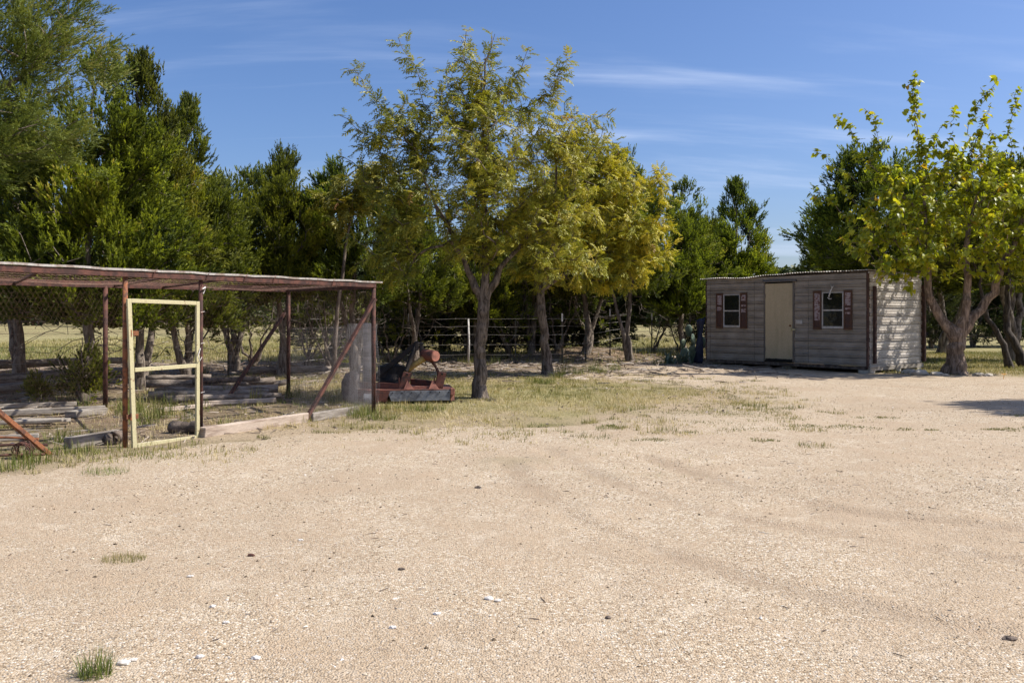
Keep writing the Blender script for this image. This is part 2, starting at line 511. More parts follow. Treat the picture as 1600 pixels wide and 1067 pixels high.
def stamp(TV, TF, pos, B, sc):
    """copies of one small shape: TV (k,3), TF (t,3), pos (n,3), B (n,3,3), sc (n,) or (n,3)"""
    sc = np.asarray(sc)
    if sc.ndim == 1: sc = sc[:, None].repeat(3, 1)
    P = TV[None, :, :] * sc[:, None, :]
    W = np.einsum('nij,nkj->nki', B, P) + pos[:, None, :]
    n, k = len(pos), len(TV)
    F = TF[None] + (np.arange(n) * k)[:, None, None]
    return W.reshape(-1, 3), F.reshape(-1, TF.shape[1])

def join(parts):
    V = []; F = []; A = []; o = 0
    for v, f, a in parts:
        V.append(v); F.append(f + o); A.append(a); o += len(v)
    return np.concatenate(V), np.concatenate(F), np.concatenate(A)

# pebbles
def pebble_template(seed):
    r = np.random.default_rng(seed)
    v = np.array([(1,0,0),(-1,0,0),(0,1,0),(0,-1,0),(0,0,1),(0,0,-1)], float)
    v *= r.uniform(0.6, 1.25, (6, 1)); v[:,2] *= 0.65
    f = np.array([(0,2,4),(2,1,4),(1,3,4),(3,0,4),(2,0,5),(1,2,5),(3,1,5),(0,3,5)])
    return v, f
def pebbles(n, d0, d1, s0, s1, power=1.0, shift=0.0, area=None):
    if area is None:
        d = (d0**power + RNG.random(n) * (d1**power - d0**power)) ** (1/power)
        x = RNG.uniform(-0.62, 0.62, n) * d
        y = d
    else:
        x, y = area
    ok = (poly_sd(x, y) > -0.25) & (RNG.random(n) < np.clip(0.62 + 1.5*fbm(x, y, 0.9, 4), 0.12, 1))
    x, y = x[ok], y[ok]; n = len(x)
    s = s0 + (s1 - s0) * RNG.random(n)**3
    z = Hyard(x, y) + s*0.15
    pos = np.stack([x, y, z], 1)
    ang = RNG.uniform(0, 6.28, n)
    xa = np.stack([np.cos(ang), np.sin(ang), RNG.normal(0, 0.2, n)], 1)
    B = rot_basis(xa, np.array([[0, 0, 1.0]]).repeat(n, 0) + RNG.normal(0, .25, (n, 3)))
    parts = []
    k = RNG.integers(0, 4, n)
    col_ = np.clip(RNG.normal(0.5 + shift, 0.22, n), 0.01, 0.99)
    dark = RNG.random(n) < 0.14; col_[dark] = RNG.uniform(0.0, 0.12, dark.sum())
    for t in range(4):
        q = k == t
        TV, TF = pebble_template(t)
        v, f = stamp(TV, TF, pos[q], B[q], np.stack([s[q], s[q]*0.8, s[q]*0.7], 1))
        parts.append((v, f, np.repeat(col_[q], len(TF))))
    return join(parts)
m, nt, p, out = mat_new("loose_stone")
a_ = nt.nodes.new("ShaderNodeAttribute"); a_.attribute_name = 'rnd'
rr = ramp(nt, [(0.0, (0.06,0.045,0.03)), (0.12, (0.20,0.145,0.09)), (0.3, (0.34,0.26,0.17)), (0.6, (0.455,0.36,0.25)), (0.87, (0.56,0.475,0.355)), (1.0, (0.76,0.70,0.62))])
nt.links.new(a_.outputs['Fac'], rr.inputs[0]); nt.links.new(rr.outputs[0], p.inputs['Base Color'])
p.inputs['Roughness'].default_value = 0.95; p.inputs['Specular IOR Level'].default_value = 0.15
M['stone'] = m
pp = [pebbles(70000, 2.9, 7.5, 0.0022, 0.0062, 2.0), pebbles(30000, 6.0, 19.0, 0.005, 0.014, 1.6), pebbles(2200, 2.9, 16.0, 0.006, 0.018, 1.7, 0.2),
      pebbles(1500, 4.0, 15.0, 0.006, 0.014, 1.5, -0.6)]
Vp, Fp, Ap = join(pp)
tag(np_obj("gravel_stones", np_mesh("gravel_stones", Vp, Fp, M['stone'], False, {'rnd': ('FACE', Ap)})),
    'loose pale limestone gravel scattered over the yard', 'gravel', kind='stuff')

# ------------------------------------------------------------------ grass
BT = np.array([(0,-0.5,0),(0,0.5,0),(0.10,-0.36,0.5),(0.10,0.36,0.5),(0.38,0,1.0)], float)
BF = np.array([(0,1,3),(0,3,2),(2,3,4)])
def blades(x, y, z, h, w, lean=0.5, col_=None):
    n = len(x)
    ang = RNG.uniform(0, 6.28, n)
    tilt = RNG.normal(0, lean, n)
    ca, sa = np.cos(ang), np.sin(ang)
    up = np.stack([ca*np.sin(tilt), sa*np.sin(tilt), np.cos(tilt)], 1)
    fx = np.stack([ca, sa, np.zeros(n)], 1)
    ya = np.cross(up, fx); ya /= np.linalg.norm(ya, axis=1, keepdims=True)
    xa = np.cross(ya, up)
    B = np.stack([xa, ya, up], 2)
    v, f = stamp(BT, BF, np.stack([x, y, z], 1), B, np.stack([h, w, h], 1))
    if col_ is None: col_ = RNG.random(n)
    return v, f, np.repeat(col_, 3)

M['grass'] = leaf_mat("grass_blades", [(0.0, (0.085,0.115,0.022)), (0.3, (0.18,0.18,0.045)), (0.6, (0.36,0.305,0.115)), (0.85, (0.50,0.41,0.21)), (1.0, (0.58,0.48,0.29))], 0.25, 0.6, 0.25)
M['lush'] = leaf_mat("fresh_grass_blades", [(0.0, (0.06,0.10,0.018)), (0.35, (0.15,0.18,0.035)), (0.65, (0.30,0.28,0.09)), (1.0, (0.48,0.40,0.20))], 0.3, 0.6, 0.25)

def field_pts(n, x0, x1, y0, y1, dens):
    x = RNG.uniform(x0, x1, n); y = RNG.uniform(y0, y1, n)
    k = RNG.random(n) < dens(x, y)
    return x[k], y[k]

def lawn_density(x, y):
    sd_ = -poly_sd(x, y)                      # positive on the grass side
    n_ = fbm(x, y, 1.1, 4)
    edge = np.clip(0.28 + sd_*0.42 + 1.5*n_ + 0.9*fbm(x+9, y, 3.1, 2), 0, 1)
    coop = poly_sd(x, y, np.array([(-5,8.6),(-4.0,9.2),(-2.0,12.4),(-3.9,15.6),(-9,19),(-14,14)]))
    k = np.where(coop > 0, 0.22 + 0.7*np.clip(n_*2.2, 0, 1), 1.0)
    back = np.clip((22.5 + 0.2*x - y)/2.0, 0.06, 1)
    right = np.where(x > 8.5, 1.0, back)
    return edge * k * right
gparts = []
x, y = field_pts(17000, -6.5, 5.0, 8.2, 24.0, lawn_density)
x = np.repeat(x, 9) + RNG.normal(0, 0.035, len(x)*9); y = np.repeat(y, 9) + RNG.normal(0, 0.03, len(y)*9)
n = len(x); tuftc = np.repeat(RNG.normal(0, 0.16, n//9), 9); tufth = np.repeat(RNG.uniform(0.5, 1.6, n//9), 9)
gcol = np.clip(0.62 + 0.9*fbm(x, y, 0.8, 3) + tuftc + RNG.normal(0, 0.13, n), 0, 1)
hh = RNG.uniform(0.02, 0.06, n) * tufth * (1 + 0.9*np.clip(fbm(x, y, 1.6, 3)+0.1, 0, 1)) * np.where(x < -1.5, 1.25, 1.0)
gparts.append(blades(x, y, H(x, y), hh, RNG.uniform(0.004, 0.0075, n), 0.75, gcol))
# lawn on the right, behind the yard
x, y = field_pts(60000, 8.0, 22.0, 19.5, 34.0, lambda x, y: np.clip(-poly_sd(x, y)*1.2, 0, 1) * (((x-8.54)*0.791+(y-21.5)*0.6126 > 2.6) | ((x-8.54)*-0.6126+(y-21.5)*0.791 < -0.05)))
n = len(x); gcol = np.clip(0.35 + 0.6*fbm(x, y, 0.5, 3) + RNG.normal(0, 0.2, n), 0, 1)
gparts.append(blades(x, y, H(x, y), RNG.uniform(0.04, 0.10, n), RNG.uniform(0.007, 0.012, n), 0.5, gcol))
# pasture beyond the fence, thinning with distance
x, y = field_pts(90000, -26, 12, 26, 58, lambda x, y: np.clip(1.1 - (y-26)/40, 0.2, 1) * (np.abs(x) < 0.66*y) * np.clip(1.3 - 1.0*litter_mask(x, y), 0.15, 1))
n = len(x); gcol = np.clip(0.5 + 0.6*fbm(x, y, 0.2, 3) + RNG.normal(0, 0.2, n), 0, 1)
gparts.append(blades(x, y, H(x, y), RNG.uniform(0.08, 0.20, n), RNG.uniform(0.012, 0.022, n), 0.4, gcol))
x, y = field_pts(90000, -5.5, 6.0, 7.5, 17.5, lambda x, y: np.clip(poly_sd(x, y)+0.4, 0, 1) * np.exp(-np.clip(poly_sd(x, y), 0, 9)/np.where(x > 0.3, 1.3, 0.45)) * np.clip(3.0*(fbm(x, y, 2.1, 4) - 0.10 + 0.25*vnoise(x, y, 0.5)), 0, 1))
n = len(x); gcol = np.clip(0.55 + 0.6*fbm(x, y, 0.8, 3) + RNG.normal(0, 0.2, n), 0, 1)
gparts.append(blades(x, y, Hyard(x, y), RNG.uniform(0.012, 0.045, n), RNG.uniform(0.004, 0.007, n), 0.9, gcol))
Vp, Fp, Ap = join(gparts)
tag(np_obj("short_grass", np_mesh("short_grass", Vp, Fp, M['grass'], False, {'rnd': ('FACE', Ap)})),
    'short dry yellow green grass between the gravel yard and the wire fence', 'grass', kind='stuff')

# small tufts creeping into the gravel and along the timbers
def tuft_blades(cx, cy, n, rad, h, spread=0.6, c0=0.3, w=0.006, zf=None):
    a = RNG.uniform(0, 6.28, n); r = rad*np.sqrt(RNG.random(n))
    x = cx + r*np.cos(a)*1.2; y = cy + r*np.sin(a)
    z = H(x, y) + 0.004
    hh = h*RNG.uniform(0.45, 1.0, n)
    return blades(x, y, z, hh, np.full(n, w), spread, np.clip(RNG.normal(c0, 0.2, n), 0, 1))
tp = []
for i in range(430):
    # near the yard edge
    q = RNG.uniform(-5.2, 5.2); d = RNG.uniform(7.2, 19.5)
    s = float(poly_sd(np.array([q]), np.array([d]))[0])
    if s < -0.2 or s > 3.4 or RNG.random() > math.exp(-max(s, 0)/(0.35 if q < 0.5 else 1.1)): continue
    rad = RNG.uniform(0.05, 0.22)
    tp.append(tuft_blades(q, d, int(60*rad/0.1), rad, RNG.uniform(0.03, 0.08), 0.8, RNG.uniform(0.15, 0.6), 0.006))
# low green mats out on the gravel
for px, py, rx in [(1300,667,60),(1190,674,55),(1240,655,40),(1375,651,25),(1255,668,50),(1345,668,30),(1430,671,25),(1200,690,25),(1585,671,30),(1590,652,30),(1150,650,60),(1130,632,50),
                   (1110,665,60),(1060,680,40),(1010,690,30),(1200,640,40),(950,668,20),(1100,610,50),(1130,600,35),(1175,598,25),(1040,625,60),(1090,645,60),(1560,672,20)]:
    cx, cy = gp(px, py); r_ = rx/1400*cy
    for k in range(5):
        tp.append(tuft_blades(cx + RNG.normal(0, r_*0.6), cy + RNG.normal(0, r_*0.35), 45, r_*0.35, 0.03, 1.0, 0.25, 0.007))
Vp, Fp, Ap = join(tp)
tag(np_obj("grass_patches", np_mesh("grass_patches", Vp, Fp, M['grass'], False, {'rnd': ('FACE', Ap)})),
    'low scattered grass patches creeping over the edge of the gravel', 'grass', kind='stuff')
# taller green weeds by the fence, the logs and the coop
tp = []
for i in range(330):
    q = RNG.uniform(-11, 5.5); d = RNG.uniform(8.8, 27)
    if float(poly_sd(np.array([q]), np.array([d]))[0]) > -0.15: continue
    coop = float(poly_sd(np.array([q]), np.array([d]), np.array([(-5,8.6),(-3.9,9.2),(-1.9,12.6),(-3.9,16.5),(-9,19),(-14,14)]))[0]) > 0
    fen = abs(d - (25.2 + (0.75*q if q < -2 else 0.3*q))) < 1.6
    if not (coop or fen) or RNG.random() > (0.55 if coop else 0.8): continue
    tp.append(tuft_blades(q, d, int(RNG.integers(25, 80)), RNG.uniform(0.06, 0.25), RNG.uniform(0.12, 0.38), 0.42, RNG.uniform(0.15, 0.7), 0.007))
for px, py, h_ in [(455,622,0.35),(540,625,0.3),(530,630,0.3),(250,655,0.4),(225,665,0.35),(200,650,0.3),(100,690,0.22),(50,725,0.18),(20,735,0.16),(120,708,0.15),(560,650,0.22),(575,655,0.2),(615,640,0.14),(640,642,0.13),(660,641,0.16),(680,640,0.12),(600,655,0.12),
                   (855,600,0.2),(835,598,0.22),(870,590,0.25),(900,585,0.35),(925,580,0.35),(940,583,0.3),(880,585,0.4),(960,578,0.3)]:
    cx, cy = gp(px, py)
    tp.append(tuft_blades(cx, cy, 110, 0.16, h_, 0.4, 0.3, 0.006))
Vp, Fp, Ap = join(tp)
tag(np_obj("tall_weeds", np_mesh("tall_weeds", Vp, Fp, M['lush'], False, {'rnd': ('FACE', Ap)})),
    'taller green weeds along the wire fence and inside the chicken run', 'weeds', kind='stuff')
# single clumps standing alone in the gravel
for px, py, rad, h_, c0, sp, nb, lab in [
        (148,1062,0.05,0.12,0.25,0.6,190,'bright green spiky grass clump alone in the near gravel at the photo bottom'),
        (193,876,0.10,0.045,0.62,1.25,420,'flat dull olive grass clump alone in the middle of the gravel'),
        (165,740,0.17,0.085,0.3,0.75,260,'green grass clump in gravel just ahead of the orange brace'),
        (950,672,0.12,0.07,0.3,0.7,180,'small green grass clump at the gravel edge right of the dark trunk'),
        (555,654,0.10,0.12,0.25,0.6,160,'upright fresh grass clump at the foot of the corner post')]:
    cx, cy = gp(px, py)
    z0 = Hf(cx, cy)
    v, f, a = tuft_blades(cx, cy, nb, rad, h_, sp, c0, 0.0028)
    v = v - np.array([cx, cy, z0])
    o = np_obj("grass_clump", np_mesh("grass_clump", v, f, M['lush'], False, {'rnd': ('FACE', a)}))
    o.location = (cx, cy, z0); tag(o, lab, 'grass clump', 'grass clumps standing alone in the gravel')

# litter: sticks and dead leaves on the ground
def sticks(n, reg, l0, l1, w):
    x, y = reg(n); n = len(x)
    a = RNG.uniform(0, 6.28, n); L = RNG.uniform(l0, l1, n)
    xa = np.stack([np.cos(a), np.sin(a), RNG.normal(0, 0.12, n)], 1)
    B = rot_basis(xa, np.array([[0,0,1.0]]).repeat(n, 0))
    TV = np.array([(-.5,-.5,0),(-.5,.5,0),(-.5,0,.9),(0.0,-.6,.1),(0.0,.4,.1),(0.0,0,1.0),(.5,.1,0.2)], float)
    TF = np.array([(0,3,5),(0,5,2),(2,5,4),(2,4,1),(3,6,5),(5,6,4)])
    v, f = stamp(TV, TF, np.stack([x, y, H(x, y)+0.008], 1), B, np.stack([L, np.full(n, w), np.full(n, w)], 1))
    return v, f, np.repeat(RNG.random(n), len(TF))
M['twig'] = leaf_mat("dead_twigs", [(0.0, (0.09,0.06,0.04)), (0.5, (0.22,0.17,0.12)), (1.0, (0.42,0.36,0.29))], 0.05)
def dead_leaves(n, reg):
    x, y = reg(n); n = len(x)
    TV = np.array([(0,0,0),(0.5,0.28,0.12),(1,0,0.05),(0.5,-0.28,0.15)], float); TF = np.array([(0,1,2),(0,2,3)])
    a = RNG.uniform(0, 6.28, n); xa = np.stack([np.cos(a), np.sin(a), RNG.normal(0, 0.25, n)], 1)
    B = rot_basis(xa, np.array([[0,0,1.0]]).repeat(n, 0) + RNG.normal(0, .4, (n, 3)))
    v, f = stamp(TV, TF, np.stack([x, y, H(x, y)+0.02], 1), B, RNG.uniform(0.03, 0.07, n))
    return v, f, np.repeat(RNG.random(n), 2)
lp = [dead_leaves(9000, lambda n: field_pts(n, -9, 6, 9, 28, lambda x, y: 0.25*(poly_sd(x, y) < 0.5) + 0.75*litter_mask(x, y)*(y > 17))), sticks(3200, lambda n: field_pts(n, -13, 7, 17, 31, lambda x, y: litter_mask(x, y)), 0.15, 0.9, 0.02),
      sticks(900, lambda n: field_pts(n, -9, -1.5, 9, 17, lambda x, y: litter_mask(x, y)), 0.08, 0.5, 0.012),
      sticks(260, lambda n: field_pts(n, -3, 5, 3.2, 12, lambda x, y: 1.0+0*x), 0.02, 0.09, 0.004)]
Vp, Fp, Ap = join(lp)
tag(np_obj("fallen_twigs", np_mesh("fallen_twigs", Vp, Fp, M['twig'], False, {'rnd': ('FACE', Ap)})),
    'dead twigs and litter lying under the trees along the fence', 'twigs', kind='stuff')

# ------------------------------------------------------------------ trees
class Skel:
    def __init__(self, base):
        self.p = np.zeros((40000, 3)); self.par = np.zeros(40000, int); self.len = np.zeros(40000); self.n = 1
        self.p[0] = base; self.par[0] = -1; self.rmin = {}
    def add(self, parent, pos):
        i = self.n; self.p[i] = pos; self.par[i] = parent
        self.len[i] = self.len[parent] + np.linalg.norm(self.p[i]-self.p[parent]); self.n += 1
        return i
    def limb(self, parent, pts, radii, wob=0.03, sub=4):
        cur = parent; last = self.p[parent].copy(); r_last = self.rmin.get(parent, radii[0])
        if len(radii) > len(pts): radii = radii[1:]
        for q, r in zip(pts, radii):
            q = np.array(q, float)
            for k in range(1, sub+1):
                t = k/sub
                pos = last*(1-t) + q*t + (RNG.normal(0, wob, 3) if k < sub else 0)
                cur = self.add(cur, pos); self.rmin[cur] = r_last*(1-t) + r*t
            last = q; r_last = r
        return cur
    def grow(self, targets, alpha=0.35, seg=0.3, wob=0.04, down=0.6, first=1):
        order = np.argsort(np.min(np.linalg.norm(targets[:, None] - self.p[None, first:self.n], axis=2), axis=1))
        tips = []; dirs = []
        for t in targets[order]:
            P = self.p[first:self.n]
            d = t - P; dist = np.linalg.norm(d, axis=1)
            cost = dist + alpha*self.len[first:self.n] + down*np.clip(-d[:, 2], 0, None) + 0.12*(dist < 0.1)
            j = int(np.argmin(cost)) + first
            k = max(1, int(math.ceil(dist[j-first]/seg)))
            s = self.p[j].copy(); par = self.par[j]
            tan = (s - self.p[par]) if par >= 0 else np.array([0, 0, 1.0])
            tan = tan/(np.linalg.norm(tan)+1e-6)
            c = s + tan*dist[j-first]*0.35 + np.array([0, 0, 0.06*dist[j-first]])
            cur = j
            for i in range(1, k+1):
                u = i/k
                pos = (1-u)**2*s + 2*u*(1-u)*c + u*u*t
                if i < k: pos = pos + RNG.normal(0, wob, 3)
                cur = self.add(cur, pos)
            dd = self.p[cur]-self.p[self.par[cur]]
            tips.append(t); dirs.append(dd/(np.linalg.norm(dd)+1e-6))
        return np.array(tips), np.array(dirs)
    def radii(self, tip=0.006, e=2.3, rmax=1.0):
        n = self.n; acc = np.zeros(n)
        for i in range(n-1, 0, -1):
            if acc[i] == 0: acc[i] = tip**e
            acc[self.par[i]] += acc[i]
        r = np.minimum(acc**(1/e), rmax)
        for i, v in self.rmin.items(): r[i] = max(min(r[i], v), v)
        r[0] = max(r[0], self.rmin.get(0, 0))
        return r
    def mesh(self, r, flare=0.0):
        n = self.n; P = self.p[:n]; par = self.par[:n]
        main = -np.ones(n, int)
        for i in range(1, n):
            q = par[i]
            if main[q] < 0 or r[i] > r[main[q]]: main[q] = i
        D = np.zeros((n, 3)); D[1:] = P[1:] - P[par[1:]]
        D[0] = (0, 0, 1)
        D /= (np.linalg.norm(D, axis=1, keepdims=True) + 1e-9)
        D2 = D.copy(); k = main >= 0
        D2[k] = D[k] + D[main[k]]; D2 /= (np.linalg.norm(D2, axis=1, keepdims=True) + 1e-9)
        ref = np.array([0.83, 0.5, 0.25])
        def frame(d):
            s = np.cross(d, ref); s /= (np.linalg.norm(s, axis=1, keepdims=True) + 1e-9)
            return s, np.cross(d, s)
        parts = []
        idx = np.arange(1, n)
        for lo, hi, sd_ in ((0.09, 9, 14), (0.03, 0.09, 7), (0.011, 0.03, 4), (0, 0.011, 3)):
            e = idx[(r[idx] >= lo) & (r[idx] < hi)]
            if len(e) == 0: continue
            q = par[e]; ism = main[q] == e
            d0 = np.where(ism[:, None], D2[q], D[e]); r0 = np.where(ism, r[q], r[e]*1.15)
            r0 = np.minimum(r0, r[e]*1.9)
            s0, t0 = frame(d0); s1, t1 = frame(D2[e])
            a = np.arange(sd_)*2*math.pi/sd_
            ca, sa = np.cos(a)[None, :, None], np.sin(a)[None, :, None]
            def ring(P_, s_, t_, r_):
                lump = np.ones((len(P_), sd_))
                if lo >= 0.09:
                    lump = 1 + 0.09*np.sin(3*a[None]+P_[:, 2:3]*2.0) + 0.05*np.sin(7*a[None]+P_[:, 2:3]*3.1)
                    fl = 1 + flare*np.exp(-np.clip(P_[:, 2:3]-P[0, 2], 0, 9)/0.16)*(1+0.35*np.sin(5*a[None]+1.0))
                    lump = lump*fl
                return P_[:, None] + (s_[:, None]*ca + t_[:, None]*sa)*(r_[:, None]*lump)[:, :, None]
            A = ring(P[q], s0, t0, r0); Bq = ring(P[e], s1, t1, r[e])
            Vv = np.concatenate([A, Bq], 1).reshape(-1, 3)
            kk = np.arange(sd_); k2 = (kk+1) % sd_
            quad = np.stack([kk, k2, k2+sd_, kk+sd_], 1)
            Fq = (quad[None] + (np.arange(len(e))*2*sd_)[:, None, None]).reshape(-1, 4)
            parts.append((Vv, Fq, np.zeros(len(Fq))))
        return join(parts)[:2]

def gap_noise(P, f=4.2, seed=1):
    r = np.random.default_rng(seed); v = 0
    for i in range(7):
        k = r.normal(size=3); k *= f*r.uniform(0.7, 1.5)/np.linalg.norm(k)
        v = v + np.sin(P @ k + r.uniform(0, 6.28))
    return v/2.6
def env_gaps(lobes, n, shell, keep=0.62, f=4.2, seed=1):
    P = env_sample(lobes, int(n/keep), shell)
    g_ = gap_noise(P, f, seed)
    return P[g_ > np.quantile(g_, 1-keep)]
def env_sample(lobes, n, shell=0.45):
    """points spread through the crown, more of them near its surface"""
    vols = []
    for L in lobes:
        vols.append((L[4]-L[3])*L[5]**2*1.0 if L[0] == 'c' else L[4]*L[5]*L[6]*4.2)
    w = np.array(vols)**0.8; w /= w.sum()
    out = []
    for L, k in zip(lobes, (w*n).astype(int)+1):
        a = RNG.uniform(0, 6.283, k)
        if L[0] == 'c':
            t = RNG.random(k)**1.35
            prof = (1-t)**0.66 * np.clip(t*6+0.45, 0, 1)
            rr_ = L[5]*prof*(RNG.random(k)**shell)*(1+0.18*np.sin(3*a+t*9))
            out.append(np.stack([L[1]+rr_*np.cos(a), L[2]+rr_*np.sin(a), L[3]+t*(L[4]-L[3])], 1))
        else:
            d = RNG.normal(size=(k, 3)); d /= np.linalg.norm(d, axis=1, keepdims=True)
            rr_ = RNG.random(k)**(shell*0.75)
            rr_ = rr_*(1+0.15*np.sin(4*a))
            out.append(np.array(L[1:4])[None] + d*rr_[:, None]*np.array(L[4:7])[None])
    return np.concatenate(out)

# --- juniper plume templates
def plume_template(seed, k=100, fat=0.30, tl=0.16, tw=0.062):
    r = np.random.default_rng(seed)
    # a plume is several small upright sprigs, so its outline is broken
    ns = 9
    V = []; F = []; U = []
    sb = r.uniform(-1, 1, (ns, 2))*fat*0.65; st = r.uniform(0.0, 0.55, ns); sl = r.uniform(0.3, 0.5, ns)
    sdir = np.concatenate([sb/fat*0.55, np.ones((ns, 1))], 1); sdir /= np.linalg.norm(sdir, axis=1, keepdims=True)
    for i in range(k):
        j = r.integers(ns); u = r.random(); U.append(u)
        base = np.array([sb[j, 0]*0.5, sb[j, 1]*0.5, st[j]]) + sdir[j]*u*sl[j]
        d = sdir[j] + r.normal(0, 0.55, 3)*(1-u*0.6); d /= np.linalg.norm(d)
        s = np.cross(d, r.normal(size=3)); s /= np.linalg.norm(s)
        L = tl*r.uniform(0.6, 1.2); w = tw*r.uniform(0.7, 1.3)
        b = len(V)
        V += [base - s*w*0.5, base + s*w*0.5, base + d*L]
        F.append((b, b+1, b+2))
    return np.array(V), np.array(F), np.array(U)
PLUMES = [plume_template(s) for s in range(6)]
PLUMES_FINE = [plume_template(20+s, 150, 0.3, 0.13, 0.028) for s in range(5)]

def plume_foliage(tips, dirs, center, s0, s1, up=0.75, outw=0.55, rep=1, spread=0.16, temps=PLUMES, droop=0.0):
    parts = []
    tips = np.repeat(tips, rep, 0); dirs = np.repeat(dirs, rep, 0)
    n = len(tips)
    pos = tips + RNG.normal(0, spread, (n, 3))*(np.arange(n)[:, None] % rep > 0) if rep > 1 else tips
    o = pos - center; o[:, 2] *= 0.4; o /= (np.linalg.norm(o, axis=1, keepdims=True)+1e-6)
    d = o*outw + dirs*0.35 + np.array([0, 0, up]) + RNG.normal(0, 0.28, (n, 3))
    d[:, 2] -= droop
    B = rot_basis(d); B = np.stack([B[:, :, 1], B[:, :, 2], B[:, :, 0]], 2)
    sc = RNG.uniform(s0, s1, n)
    k = RNG.integers(0, len(temps), n)
    pos = pos - B[:, :, 2]*sc[:, None]*0.3
    for t, (TV, TF, TU) in enumerate(temps):
        q = k == t
        if not q.any(): continue
        v, f = stamp(TV, TF, pos[q], B[q], sc[q])
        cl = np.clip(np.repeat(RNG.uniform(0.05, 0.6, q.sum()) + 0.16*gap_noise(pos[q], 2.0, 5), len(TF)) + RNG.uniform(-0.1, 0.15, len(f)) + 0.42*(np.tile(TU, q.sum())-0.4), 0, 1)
        parts.append((v, f, cl))
    return join(parts)

M['bark_juniper'] = bark_mat("juniper_bark", (0.075,0.058,0.045), (0.27,0.225,0.18), 16, 0.02)
M['bark_pecan'] = bark_mat("pecan_bark", (0.055,0.042,0.032), (0.24,0.19,0.15), 20, 0.025)
M['bark_mulberry'] = bark_mat("mulberry_bark", (0.10,0.07,0.05), (0.32,0.24,0.18), 18, 0.03)
M['bark_dark'] = bark_mat("dark_bark", (0.03,0.025,0.02), (0.11,0.09,0.075), 14, 0.02)
M['juniper'] = leaf_mat("juniper_foliage", [(0.0, (0.035,0.052,0.012)), (0.35, (0.125,0.15,0.02)), (0.7, (0.25,0.28,0.03)), (0.93, (0.36,0.37,0.04)), (1.0, (0.40,0.34,0.08))], 0.42, 0.6, 0.25, (1.3,1.3,0.3))
M['juniper_olive'] = leaf_mat("olive_juniper_foliage", [(0.0, (0.06,0.09,0.016)), (0.4, (0.13,0.165,0.03)), (0.8, (0.22,0.25,0.05)), (1.0, (0.32,0.30,0.10))], 0.28, 0.6, 0.25, (1.2,1.2,0.35))
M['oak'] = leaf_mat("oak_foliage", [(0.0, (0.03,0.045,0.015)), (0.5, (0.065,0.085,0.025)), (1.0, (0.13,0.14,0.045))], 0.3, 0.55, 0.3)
M['pecan'] = leaf_mat("pecan_leaves", [(0.0, (0.13,0.15,0.020)), (0.35, (0.29,0.285,0.030)), (0.65, (0.44,0.385,0.045)), (0.92, (0.58,0.47,0.07)), (0.975, (0.46,0.27,0.05)), (1.0, (0.28,0.15,0.03))], 0.32, 0.5, 0.4, (1.1,1.15,0.3))
M['pecan_gold'] = leaf_mat("golden_pecan_leaves", [(0.0, (0.16,0.18,0.02)), (0.35, (0.35,0.32,0.028)), (0.65, (0.52,0.42,0.035)), (0.92, (0.64,0.48,0.045)), (0.97, (0.50,0.28,0.035)), (1.0, (0.28,0.15,0.03))], 0.32, 0.5, 0.4, (1.1,1.15,0.3))
M['mulberry'] = leaf_mat("mulberry_leaves", [(0.0, (0.13,0.19,0.014)), (0.45, (0.32,0.385,0.022)), (0.8, (0.52,0.53,0.035)), (0.95, (0.66,0.57,0.04)), (1.0, (0.55,0.38,0.03))], 0.45, 0.45, 0.45, (1.4,1.35,0.25))

def juniper_meshes(seed, lobes, n, trunk_pts, trunk_r, s0=0.34, s1=0.52, rep=2, mat='juniper', temps=PLUMES, up=0.75, outw=0.55, droop=0.0, shell=0.33, extra_dead=60):
    global RNG
    RNG = np.random.default_rng(seed)
    sk = Skel((0, 0, -0.05)); tops = []
    sk.rmin[0] = trunk_r[0][0]*1.15 if isinstance(trunk_r[0], (list, tuple)) else trunk_r[0]
    for pts, rs in zip(trunk_pts, trunk_r if isinstance(trunk_r[0], (list, tuple)) else [trunk_r]):
        tops.append(sk.limb(0, pts, rs, 0.03))
    T = env_gaps(lobes, int(n*0.95), shell, 0.55, 4.6, seed)
    tips, dirs = sk.grow(T, 0.25, 0.32, 0.045, 0.5, 3)
    # dead inner twigs low in the crown
    if extra_dead:
        c = np.array([0, 0, min(l[3] if l[0] == 'c' else l[3]-l[6]*0.6 for l in lobes)])
        a = RNG.uniform(0, 6.28, extra_dead); rr_ = RNG.uniform(0.3, 1.5, extra_dead)
        D = np.stack([rr_*np.cos(a), rr_*np.sin(a), c[2]*RNG.uniform(0.5, 1.25, extra_dead)], 1)
        sk.grow(D, 0.3, 0.3, 0.035, 0.1, 3)
    r = sk.radii(0.0055, 2.25, 0.095)
    Vb, Fb = sk.mesh(r, 0.35)
    cen = np.array([0, 0, T[:, 2].mean()])
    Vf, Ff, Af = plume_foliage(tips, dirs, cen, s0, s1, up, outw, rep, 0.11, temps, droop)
    tm = np_mesh("juniper_trunk", Vb, Fb, M['bark_juniper'], True)
    fm = np_mesh("juniper_crown", Vf, Ff, M[mat], False, {'rnd': ('FACE', Af)})
    return tm, fm

def place_tree(name, trunk, crown, loc, rz, sc, label, cat='tree', group=None):
    e = empty(name, (loc[0], loc[1], Hf(loc[0], loc[1])), rz, label, cat, group)
    e.scale = sc if isinstance(sc, tuple) else (sc,)*3
    o = np_obj("trunk", trunk, e)
    if crown is not None: o = np_obj("crown", crown, e)
    return e

